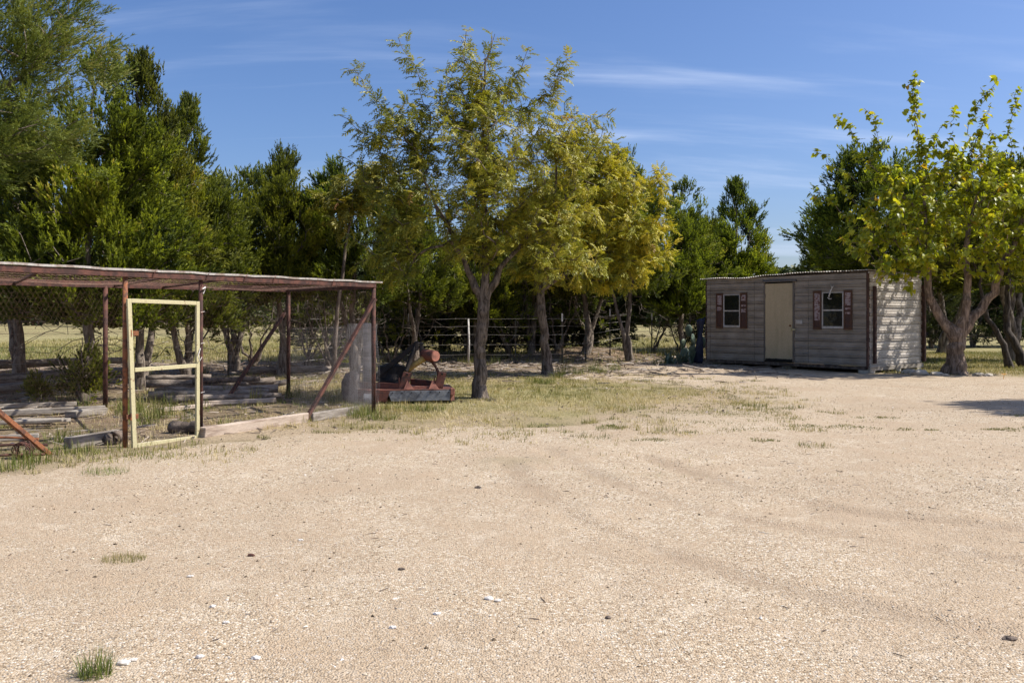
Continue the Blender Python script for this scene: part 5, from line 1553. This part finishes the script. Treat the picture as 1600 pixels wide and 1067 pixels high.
ed = (B2-front(POSTR)); edl = ed.length
net_part("end_netting", hex_net(front(POSTR), ed.normalized(), Z3, edl, 1.75, 0.07, 0.0004), M['wire_rusty'])
# finer grey hardware cloth low on the right panels
def grid_net(P0, U, lu, lv, cu, r, wob=0.01):
    P0 = np.array(P0); U = np.array(U); a = []; b_ = []
    def P(u, v): 
        q = P0 + U*u; return (q[0]+wob*math.sin(u*7+v*3), q[1]+wob*math.cos(u*5+v*4), q[2]+v)
    nu = int(lu/cu); nv = int(lv/cu); seg = 6
    for i in range(nu+1):
        for k in range(seg): a.append(P(i*cu, lv*k/seg)); b_.append(P(i*cu, lv*(k+1)/seg))
    for j in range(nv+1):
        for k in range(10): a.append(P(lu*k/10, j*cu)); b_.append(P(lu*(k+1)/10, j*cu))
    return wire_np(np.array(a), np.array(b_), r)
net_part("hardware_cloth", join([grid_net(front(2.35, 0.02, 0.012), CD, POSTR-2.35, 1.20, 0.0145, 0.00022), grid_net(front(POSTR, 0.02), ed.normalized(), edl*0.55, 1.2, 0.0145, 0.00025)]), M['mesh_grey'])
# screen gate
def gate_bar(name, t0, z0, t1, z1, w, par=None):
    b = MB(); b.beam(front(t0, z0, 0.035), front(t1, z1, 0.035), 0.030, w, up=(0,0,1)); return b.build(name, M['cream'], par or run, bevel=0.003)
gz = g(front(0.4))
GT = RT-0.30
gate = empty("gate", tuple(front(G0, gz+0.02, 0.035) - A_), 0); gate.parent = run
def gb(name, p0, p1, w, t=0.030):
    b = MB(); b.beam(p0, p1, t, w) if abs(p1.z-p0.z) < 0.3 else b.beam(p0, p1, w, t, up=(CD.y,-CD.x,0)); return b.build(name, M['cream'], gate, bevel=0.003)
gb("stile", front(G0+0.02, gz-0.01, 0.035), front(G0-0.045, GT+0.035, 0.035), 0.050)
gb("stile", front(G1-0.02, gz-0.01, 0.035), front(G1-0.02, GT+0.02, 0.035), 0.045)
gb("rail", front(G0-0.02, GT+0.015, 0.035), front(G1-0.043, GT+0.0, 0.035), 0.042)
gb("rail", front(G0+0.02, 0.80, 0.035), front(G1-0.043, 0.81, 0.035), 0.042)
gb("rail", front(G0+0.045, gz+0.012, 0.035), front(G1-0.043, gz+0.012, 0.035), 0.042)
b = MB(); b.tube([front(0.90, 1.0, 0.06), front(0.86, 0.92, 0.07), front(0.88, 0.86, 0.07), front(0.92, 0.90, 0.06)], 0.005, 5); b.build("gate_hook", M['antler'], gate)
for zz in (0.32, 1.18):
    b = MB(); b.beam(front(0.0, zz, 0.02), front(0.115, zz, 0.056), 0.006, 0.05); b.tube([front(0.035, zz-0.035, 0.045), front(0.035, zz+0.035, 0.045)], 0.009, 7); b.build("hinge", M['rust_orange'], gate)
for zz in (0.5, 1.05, 1.4):
    b = MB(); b.tube([front(0.95, zz, 0.01), front(1.0, zz+0.01, 0.01), front(1.01, zz-0.012, -0.05), front(0.95, zz-0.01, -0.06), front(0.945, zz, 0.0)], 0.0035, 5); b.build("tie_wire", M['wire'], run)
# a twist of rag on the latch post
b = MB(); b.tube([front(0.96, RT-0.14, 0.02), front(1.0, RT-0.12, 0.02), front(1.01, RT-0.15, 0.0), front(0.99, RT-0.19, 0.0)], [0.008,0.009,0.008,0.006], 6); b.build("rag", M['antler'], run)

# timbers lying along the run's front
def board_thing(p0, p1, w, h, mat, label, cat='timber', group='loose timbers around the chicken run', name="weathered_board"):
    b = MB(); p0 = Vector(p0); p1 = Vector(p1)
    q0 = Vector((p0.x, p0.y, Hf(p0.x,p0.y)+p0.z)); q1 = Vector((p1.x, p1.y, Hf(p1.x,p1.y)+p1.z))
    n = 5
    for k in range(1): b.beam(q0, q1, w, h)
    # break the straight edges a little
    b.v = [(x+random.uniform(-.006,.006), y+random.uniform(-.006,.006), z+random.uniform(-.006,.006)) for x,y,z in b.v]
    return single(b, name, mat, tuple((q0+q1)/2 - Vector((0,0,h/2))), label, cat, group, bevel=0.006)
board_thing((X(316,9.95), 9.95, 0.05), (X(478,11.45), 11.45, 0.05), 0.09, 0.12, M['wood_tan'], 'long pale timber edging the run between the gate and the front brace')
board_thing((X(484,11.5), 11.55, 0.05), (X(557,12.4), 12.4, 0.05), 0.09, 0.11, M['wood_grey'], 'short pale timber edging the run, right of the front brace')
board_thing((X(72,8.85), 9.25, 0.05), (X(168,9.5), 9.75, 0.06), 0.10, 0.13, M['wood_grey'], 'thick grey board end lying left of the gate')
board_thing((X(-90,9.6), 9.6, 0.03), (X(60,10.0), 10.0, 0.03), 0.16, 0.05, M['wood_grey'], 'wide grey plank at the left edge behind the orange brace')
for i, (x0, d0, x1, d1, z_, w, h, lab) in enumerate([
        (-40,10.6,98,10.9,0.10,0.13,0.035,'bleached white board on top of the small heap at the left'),
        (-30,10.9,85,11.1,0.06,0.15,0.035,'bleached board under the white one in the left heap'),
        (30,11.3,108,11.3,0.05,0.11,0.04,'short bleached board at the right of the left heap'),
        (-60,11.8,165,12.6,0.05,0.10,0.07,'long grey beam lying across the left half of the run'),
        (110,11.9,160,12.4,0.05,0.2,0.08,'broad grey slab beside the dark rear post'),
        (-60,12.9,120,13.6,0.04,0.12,0.06,'thin grey plank behind the long beam in the run'),
        (250,12.4,330,13.2,0.04,0.1,0.05,'tan offcut lying inside the run behind the gate'),
        (315,13.4,430,14.0,0.05,0.1,0.06,'pale plank in front of the log pile, right of the gate')]):
    board_thing((X(x0,d0), d0, z_), (X(x1,d1), d1, z_), w, h, M['wood_grey'] if i not in (6,7) else M['wood_tan'], lab)
# wire coils and thin rods at the bottom left
for i, (px, d, r_) in enumerate([(36, 8.5, 0.07)]):
    b = MB(); cxx, cyy = X(px, d), d; z0 = Hf(cxx, cyy)
    for k in range(7):
        pts = [(cxx + (r_+0.012*math.sin(k*2+a*0.7))*math.cos(a*0.5236), cyy + 0.06*math.sin(a*0.5236+k)+random.uniform(-.01,.01), z0 + 0.08 + (r_+0.01*k*0.3)*math.sin(a*0.5236)) for a in range(13)]
        b.tube(pts, 0.006, 4)
    single(b, "wire_coil", M['rust'], (cxx, cyy, z0), 'rusty tangled wire coil on the ground left of the orange brace foot', 'wire coil')
for i, (x0, d0, x1, d1, z_) in enumerate([(-40,8.5,75,8.75,0.12),(-40,8.3,70,8.6,0.05),(-40,8.9,60,8.95,0.15)]):
    b = MB(); q0 = Vector((X(x0,d0), d0, z_)); q1 = Vector((X(x1,d1), d1, z_-0.02)); b.tube([q0, (q0+q1)/2+Vector((0,0,0.01)), q1], 0.014, 6)
    single(b, "metal_rod", M['rust'] if i < 2 else M['rust_orange'], tuple((q0+q1)/2), ['upper thin rusty rod lying by the orange brace foot','lowest thin rusty rod lying by the orange brace foot','orange rod lying behind the brace foot'][i], 'rod', 'thin rods on the ground at the left')

def log_thing(p0, p1, r0, r1, mat, label, group, name="cedar_log", cut=True):
    p0 = Vector(p0); p1 = Vector(p1); n = 7; b = MB()
    pts = []; 
    for k in range(n+1):
        t = k/n; q = p0.lerp(p1, t); q += Vector((random.uniform(-.3,.3)*r0, random.uniform(-.3,.3)*r0, random.uniform(-.25,.25)*r0)); pts.append(q)
    b.tube(pts, [r0*(1-k/n)+r1*k/n for k in range(n+1)], 10, True, 0.07)
    c_ = (p0+p1)/2
    return single(b, name, mat, (c_.x, c_.y, c_.z-r0), label, 'log', group, smooth=True)
GL = 'cedar logs piled inside the chicken run'
LG = [(228,15.2,432,16.0,0.28,0.09,0.07,'log','topmost log of the pile, lying across the back'),
      (240,14.6,435,15.3,0.13,0.10,0.08,'log','thick pale log in the middle layer of the pile'),
      (232,14.2,420,14.7,0.10,0.09,0.08,'log','front log of the middle layer of the pile'),
      (258,13.7,440,14.3,0.08,0.08,0.06,'log','lowest front log of the pile'),
      (300,15.0,405,15.6,0.38,0.07,0.05,'log_dark','short dark log on the crown of the pile'),
      (228,15.6,330,15.9,0.40,0.06,0.05,'log','thin split rail lying on the left of the pile top'),
      (330,15.5,450,16.2,0.20,0.07,0.06,'log','thin log sticking out at the right end of the pile')]
for x0,d0,x1,d1,z_,r0,r1,mt,lab in LG:
    z_ = 0.04 + z_*0.62; r0 *= 0.85; r1 *= 0.85
    log_thing((X(x0,d0),d0,z_), (X(x1,d1),d1,z_), r0, r1, M[mt], lab, GL)
log_thing((X(270,10.4),10.4,0.09), (X(316,10.25),10.25,0.07), 0.075, 0.07, M['log_dark'], 'short dark rotten log just inside the gate', None, "rotten_log")
log_thing((X(172,9.45),9.45,0.06), (X(192,9.6),9.6,0.08), 0.08, 0.06, M['log_dark'], 'dark rotten stub lying at the hinge foot of the gate', None, "rotten_log")
for x0,d0,x1,d1,r0,z_,lab in [(-80,16.6,215,19.0,0.13,0.14,'long grey log lying along the fence at the far left'), (-80,17.2,190,19.6,0.10,0.36,'second grey log stacked along the fence behind the long one'), (-60,15.6,140,17.4,0.09,0.08,'thin pole lying in front of the long fence side log'),
                              (380,20.5,520,21.2,0.1,0.1,'lone fallen branch on bare soil behind the rear brace')]:
    log_thing((X(x0,d0),d0,z_+Hf(X(x0,d0),d0)), (X(x1,d1),d1,z_+Hf(X(x1,d1),d1)), r0, r0*0.7, M['log'] if r0 > 0.095 else M['wood_grey'], lab, None, "fallen_log")

# rolled netting and a sack by the right end of the run
cx, cy = X(568, 12.9), 12.9
ra = []; rb_ = []
for k in range(6):
    rad = 0.10+0.022*k; n = 22
    for lev in range(0, 64):
        z_ = 0.03+lev*0.019
        for i in range(n):
            a0_ = 2*math.pi*i/n; a1_ = 2*math.pi*(i+1)/n
            if k in (0, 3, 5) and (lev % 2 == 0):
                w0 = rad*(1+0.12*math.sin(3*a0_+z_*5+k)); w1 = rad*(1+0.12*math.sin(3*a1_+z_*5+k))
                ra.append((cx+w0*math.cos(a0_), cy+w0*math.sin(a0_), z_)); rb_.append((cx+w1*math.cos(a1_), cy+w1*math.sin(a1_), z_))
    for i in range(n*2):
        a0_ = math.pi*i/n
        for s in range(5):
            z0_, z1_ = 0.03+s*0.242, 0.03+(s+1)*0.242
            w0 = rad*(1+0.12*math.sin(3*a0_+z0_*5+k)); w1 = rad*(1+0.12*math.sin(3*a0_+z1_*5+k))
            ra.append((cx+w0*math.cos(a0_), cy+w0*math.sin(a0_), z0_)); rb_.append((cx+w1*math.cos(a0_), cy+w1*math.sin(a0_), z1_))
v, f, a = wire_np(np.array(ra), np.array(rb_), 0.0003)
o = np_obj("netting_roll", np_mesh("netting_roll", v-np.array([cx,cy,0]), f, M['mesh_grey'])); o.location = (cx, cy, Hf(cx,cy))
tag(o, 'upright roll of fine grey wire netting just inside the right end post', 'netting roll')
b = MB()
pts = []; 
cx, cy = X(550, 14.0), 14.0
b.tube([(cx,cy,0.0),(cx+0.01,cy,0.12),(cx-0.01,cy,0.32),(cx+0.02,cy,0.46),(cx,cy,0.50)], [0.14,0.16,0.14,0.11,0.05], 12, True, 0.12)
single(b, "tree_stump", M['sack'], (cx, cy, 0), 'shaggy grey stump standing behind the netting roll', 'stump', smooth=True)
cx, cy = X(573, 14.4), 14.4
b = MB(); b.tube([(cx,cy,0.0),(cx+0.01,cy,0.6),(cx,cy,1.25)], [0.075,0.07,0.065], 10, True, 0.05)
single(b, "wooden_post", M['wood_grey'], (cx, cy, 0), 'thick grey wooden post standing behind the netting roll', 'post', smooth=True)

# ------------------------------------------------------------------ wire fence
FP = [(-13.5,8.0),(-8.9,14.6),(-6.3,19.9),(-4.6,23.2),(-2.9,25.2),(-1.25,25.6),(1.45,25.9),(3.04,27.8),(4.76,30.5),(7.6,33.5),(10.5,36.5),(14,41)]
fence = empty("wire_fence", (FP[0][0], FP[0][1], Hf(*FP[0])), 0, 'five strand barbed wire fence on steel posts running behind the trees', 'fence')
kinds = ['t','w','t','s','t','s','t','t','t','t','t','t']
def tpost(mbx, x, y, z0, h):
    mbx.box(x-0.022, x+0.022, y-0.003, y+0.003, z0-0.1, z0+h)
    mbx.box(x-0.003, x+0.003, y+0.003, y+0.03, z0-0.1, z0+h)
for (x, y), k in zip(FP, kinds):
    z0 = Hf(x, y)
    if k == 't':
        b = MB(); tpost(b, x, y, z0, 1.22); po = b.build("t_post", M['t_post'], fence)
        b = MB(); tpost(b, x, y, z0+1.32, 0.13); b2 = b.build("white_tip", M['white_tip'], po)
    elif k == 'w':
        b = MB(); b.tube([(x,y,z0-0.1),(x+0.02,y,z0+0.7),(x+0.03,y,z0+1.35)], [0.07,0.065,0.06], 9, True, 0.05); b.build("wooden_fence_post", M['wood_grey'], fence, smooth=True)
    else:
        b = MB(); b.tube([(x,y,z0-0.1),(x+0.02,y,z0+0.6),(x,y,z0+1.30)], [0.032,0.03,0.026], 7, True, 0.06); b.build("stay_post", M['antler'], fence, smooth=True)
# more line posts
for (x, y) in [(-5.5,21.5),(-3.8,24.1),(0.1,25.75),(2.2,26.8)]:
    z0 = Hf(x, y); b = MB(); tpost(b, x, y, z0, 1.25); b.build("t_post", M['t_post'], fence)
for hgt in (0.28, 0.56, 0.84, 1.08, 1.30):
    b = MB(); a = []
    for (x0,y0),(x1,y1) in zip(FP[:-1], FP[1:]):
        L = math.hypot(x1-x0, y1-y0)
        for k in range(6):
            t = k/6; sag = -0.03*4*t*(1-t)*(L/5)
            a.append((x0+(x1-x0)*t, y0+(y1-y0)*t-0.02, hgt+Hf(x0+(x1-x0)*t, y0+(y1-y0)*t)*0.6+sag+0.008*math.sin(x0*9+k+hgt*7)))
    a.append((FP[-1][0], FP[-1][1], hgt))
    b.tube(a, 0.0030, 4, False)
    # barbs
    for (p0, p1) in zip(a[:-1], a[1:]):
        p0 = Vector(p0); p1 = Vector(p1); n = max(1, int((p1-p0).length/0.14))
        for q in range(n):
            c_ = p0.lerp(p1, (q+.5)/n); d_ = Vector((random.uniform(-1,1), random.uniform(-1,1), random.uniform(-1,1))).normalized()*0.014
            sd_ = d_.orthogonal().normalized()*0.0025
            b.add([c_-d_-sd_, c_-d_+sd_, c_+d_], [(0,1,2)])
    b.build("wire", M['wire_bright'], fence)

# ------------------------------------------------------------------ rotary mower
MO = Vector((X(650, 13.9), 13.9, 0)); MO.z = Hf(MO.x, MO.y)
ang = R(9)
MF = Matrix.Translation(MO) @ Matrix.Rotation(ang, 4, 'Z')
mw = empty("rotary_mower", tuple(MO), 0, 'old red tractor mower with grey skirt and black hitch frame on the grass', 'mower')
def Q(): return MB(MF)
# deck plate: rounded trapezoid, thickness
outl = [(-0.78,0.0),(0.54,0.0),(0.60,0.10),(0.60,0.85),(0.42,1.15),(-0.62,1.15),(-0.95,0.9),(-0.98,0.25)]
n = len(outl)
b = Q(); b.add([(x,y,0.205) for x,y in outl]+[(x,y,0.225) for x,y in outl], [tuple(range(n))[::-1], tuple(range(n,2*n))]+[(i,(i+1)%n,(i+1)%n+n,i+n) for i in range(n)])
deck = b.build("deck", M['mower_red'], mw, bevel=0.004)
b = Q()
for i in range(n):
    if i == 0: continue
    (x0,y0),(x1,y1) = outl[i], outl[(i+1)%n]
    b.beam((x0,y0,0.12),(x1,y1,0.12), 0.012, 0.165)
b.beam((-0.78,0,0.12),(-0.44,0.0,0.12), 0.014, 0.165)
b.build("side_skirt", M['mower_red'], mw)
b = Q(); b.add([(-0.44,-0.014,0.20),(0.54,-0.014,0.205),(0.52,-0.024,0.05),(-0.38,-0.024,0.045),(-0.44,0.002,0.20),(0.54,0.002,0.205),(0.52,-0.008,0.05),(-0.38,-0.008,0.045)],
      [(0,3,2,1),(4,5,6,7),(0,1,5,4),(1,2,6,5),(2,3,7,6),(3,0,4,7)]); sk_ = b.build("front_skirt", M['mower_grey'], mw, bevel=0.003)
for k in range(7):
    b = Q(); x_ = -0.36+k*0.145; b.tube([(x_,-0.016,0.178),(x_,-0.03,0.178)], 0.009, 7); b.build("bolt", M['mower_black'], sk_)
b = Q(); b.box(0.535,0.60,-0.03,0.05,0.13,0.235); b.build("corner_cap", M['mower_pink'], mw, bevel=0.006)
b = Q(); b.add([(-0.60,-0.02,0.02),(-0.44,-0.03,0.10),(-0.40,-0.03,0.2),(-0.62,-0.02,0.2),(-0.60,0.05,0.02),(-0.44,0.05,0.10),(-0.40,0.05,0.2),(-0.62,0.05,0.2)],
      [(0,1,2,3),(7,6,5,4),(0,4,5,1),(1,5,6,2),(2,6,7,3),(3,7,4,0)]); b.build("side_skid", M['mower_red'], mw)
b = Q(); b.tube([(-0.80,-0.05,0.10),(-0.68,-0.05,0.10)], 0.07, 12); b.build("gauge_roller", M['mower_grey'], mw, smooth=False)
# frame rails
b = Q(); b.beam((-0.88,0.42,0.275),(-0.20,0.10,0.27), 0.07, 0.09); b.build("frame_rail", M['mower_red'], mw, bevel=0.004)
b = Q(); b.beam((-0.05,0.62,0.30),(0.42,0.30,0.27), 0.06, 0.10); b.build("frame_rail", M['mower_red'], mw, bevel=0.004)
b = Q(); b.beam((-0.2,0.12,0.245),(0.42,0.12,0.245), 0.10, 0.035); b.build("cross_plate", M['mower_pink'], mw)
# upright lugs with gussets and pins
def lug(x0, x1, lean, name="hitch_lug"):
    b = Q()
    for y_ in (0.07, 0.17):
        b.add([(x0,y_,0.225),(x1,y_,0.225),(x1+lean,y_,0.47),(x0+lean+0.02,y_,0.49),(x0,y_+0.014,0.225),(x1,y_+0.014,0.225),(x1+lean,y_+0.014,0.47),(x0+lean+0.02,y_+0.014,0.49)],
              [(0,1,2,3),(7,6,5,4),(0,4,5,1),(1,5,6,2),(2,6,7,3),(3,7,4,0)])
    b.box(x0+lean*0.1, x0+0.02+lean*0.1, 0.085, 0.17, 0.225, 0.40)
    o = b.build(name, M['mower_red'], mw, bevel=0.002)
    p_ = Q(); xc = (x0+x1)/2+lean; p_.tube([(xc,0.03,0.455),(xc,0.23,0.455)], 0.018, 8); p_.build("pin", M['mower_black'], o)
    return o
lug(-0.27, -0.12, 0.06); lug(0.28, 0.42, 0.06)
for x0 in (-0.13, 0.26):
    b = Q(); b.add([(x0-0.06,0.02,0.228),(x0+0.10,0.02,0.228),(x0-0.0,0.065,0.36),(x0-0.06,0.04,0.228),(x0+0.10,0.04,0.228),(x0,0.085,0.36)], [(0,1,2),(5,4,3),(0,3,4,1),(1,4,5,2),(2,5,3,0)]); b.build("gusset", M['mower_pink'], mw)
# hydraulic hose and chain
b = Q(); b.tube([(0.05,0.25,0.88),(-0.05,0.35,0.86),(-0.18,0.45,0.72),(-0.28,0.5,0.60)], 0.012, 6); b.build("hose", M['mower_black'], mw, smooth=True)
for k in range(9):
    t = k/8; b = Q(); b.tube([(0.06+0.26*t, 0.2, 0.84-0.34*t-0.10*math.sin(math.pi*t)-0.012),(0.06+0.26*t+0.008, 0.2, 0.84-0.34*t-0.10*math.sin(math.pi*t)+0.014)], 0.008, 5); b.build("chain_link", M['rust'], mw)
# gearbox
b = Q(); b.tube([(-0.36,0.55,0.225),(-0.36,0.55,0.34),(-0.36,0.55,0.44),(-0.36,0.55,0.56),(-0.36,0.55,0.60)], [0.24,0.21,0.17,0.17,0.10], 12); b.box(-0.58,-0.15,0.40,0.72,0.36,0.57); b.build("gearbox", M['mower_black'], mw, bevel=0.01)
# A frame
apx = (0.03, 0.30, 0.93)
b = Q(); b.beam((-0.66,0.42,0.36), apx, 0.05, 0.075); b.build("hitch_arm", M['mower_black'], mw, bevel=0.003)
b = Q(); b.beam((-0.15,0.12,0.50), (0.02,0.27,0.93), 0.04, 0.06); b.build("hitch_arm", M['mower_black'], mw, bevel=0.003)
b = Q(); b.beam((-0.66,0.42,0.36), (-0.24,0.2,0.30), 0.03, 0.05); b.build("hitch_arm", M['mower_black'], mw, bevel=0.003)
b = Q(); b.box(0.0,0.05,0.22,0.27,0.82,0.965); b.box(0.07,0.10,0.24,0.28,0.80,0.95); b.tube([(0.0,0.25,0.93),(0.13,0.26,0.92)], 0.02, 8); b.beam((0.08,0.28,0.90),(0.17,0.3,0.76),0.02,0.05); b.build("top_link_bracket", M['mower_black'], mw, bevel=0.003)
# driveline with guard and bell
b = Q(); b.tube([(-0.16,0.24,0.46),(0.0,0.24,0.60),(0.14,0.22,0.70)], [0.035,0.045,0.055], 12); b.build("driveline_guard", M['mower_yellow'], mw, smooth=True)
b = Q(); b.tube([(0.12,0.32,0.74),(0.15,0.28,0.745),(0.27,0.11,0.735),(0.30,0.07,0.735)], [0.07,0.092,0.092,0.088], 16); bell = b.build("shaft_bell", M['mower_red'], mw, smooth=False)
b = Q(); b.tube([(0.298,0.073,0.735),(0.310,0.056,0.735)], 0.083, 16); b.build("bell_cap", M['mower_pink'], bell)
b = Q(); b.tube([(0.24,0.2,0.66),(0.31,0.2,0.58),(0.355,0.18,0.49),(0.36,0.16,0.42)], [0.022,0.022,0.022,0.022], 8); b.build("curved_arm", M['rust'], mw, smooth=True)

# ------------------------------------------------------------------ stones
def stone(px, d, s, mat, lab, cat, grp, seed, name, el=1.0):
    r = random.Random(seed)
    x, y = X(px, d), d
    z = float(Hyard(np.array([x]), np.array([y]))[0])
    bm_v = []; N1, N2 = 5, 8; b = MB()
    vs = []; fs = []
    for i in range(N1+1):
        th = math.pi*i/N1
        for j in range(N2):
            ph = 2*math.pi*j/N2; rr_ = s*(0.8+0.4*r.random())
            vs.append((x+rr_*math.sin(th)*math.cos(ph)*el, y+rr_*math.sin(th)*math.sin(ph)*0.8, z+s*0.25+rr_*math.cos(th)*0.55))
    for i in range(N1):
        for j in range(N2): fs.append((i*N2+j, (i+1)*N2+j, (i+1)*N2+(j+1)%N2, i*N2+(j+1)%N2))
    b.add(vs, fs)
    return single(b, name, mat, (x, y, z), lab, cat, grp)
GC = 'pale limestone chips in the near gravel'
for i, (px, py, s, lab) in enumerate([(193,1045,0.020,'larger white chip right of the green clump at the photo bottom'),(208,1040,0.014,'small white chip touching the larger one by the bottom clump'),
        (312,1034,0.016,'white chip alone in the lower left gravel, right of the bottom clump'),(400,1034,0.015,'white chip in the bottom gravel further right than the lone one'),
        (297,905,0.014,'flat white chip in the gravel right of the olive clump'),(764,942,0.018,'white chip near the middle of the photo bottom half, leftmost of a loose trio'),
        (778,945,0.015,'white chip in the middle of the loose trio near the centre bottom'),(683,965,0.015,'white chip of the trio lying lowest and furthest left'),(614,985,0.015,'white chip by itself left of the loose trio, close to the bottom'),
        (354,980,0.013,'small white chip above the pair in the lower left gravel'),(470,845,0.012,'tiny white chip in the left middle of the gravel'),(332,955,0.013,'small white chip in lower left gravel, nearest the olive clump side')]):
    stone(px, GD(py), s, M['white_rock'], lab, 'stone', GC, i, "limestone_chip", 1.3)
for i, (px, py, s, lab, mt) in enumerate([(1577,994,0.026,'dark brown lump in the gravel at the lower right edge','log_dark'),(392,869,0.018,'rusty brown lump in the gravel right of the olive clump','rust'),(747,762,0.022,'small dark lump in the middle of the gravel near the brown patch','log_dark'),
        (627,895,0.016,'dark dot of a stone in the centre left gravel','log_dark'),(950,967,0.014,'dark stone low in the gravel right of centre','log_dark')]):
    stone(px, GD(py), s, M[mt], lab, 'stone', 'dark lumps in the gravel', 40+i, "dark_stone", 1.2)
for i, (px, d, s, lab) in enumerate([(1436,20.6,0.16,'flat pale rock by the shed corner, left of the mulberry'),(1464,20.3,0.12,'tilted pale rock close to the left of the mulberry trunk'),(1476,20.1,0.08,'small pale rock at the left foot of the mulberry'),
        (1530,20.2,0.10,'pale rock right of the mulberry trunk'),(1545,20.1,0.08,'thin white rock further right of the mulberry trunk'),(1420,21.3,0.13,'grey rock under the shed side wall')]):
    stone(px, d, s, M['rock'], lab, 'rock', 'pale rocks at the mulberry foot', 60+i, "pale_rock", 1.5)
# yellow flower in the lawn edge
cx, cy = X(1568, 19.3), 19.3
b = MB(); z0 = Hf(cx, cy); b.tube([(cx,cy,z0),(cx+0.01,cy,z0+0.10)], 0.006, 5)
for k in range(9):
    a_ = k*0.698; b.add([(cx+0.01,cy,z0+0.10),(cx+0.01+0.06*math.cos(a_),cy+0.06*math.sin(a_),z0+0.12),(cx+0.01+0.06*math.cos(a_+0.5),cy+0.06*math.sin(a_+0.5),z0+0.12)], [(0,1,2)])
M['flower'] = weathered("orange_petals", (0.70,0.28,0.02), (0.6,0.35,0.03), 20, 0.6)
single(b, "wild_flower", M['flower'], (cx, cy, z0), 'single small orange flower at the lawn edge right of the mulberry', 'flower')
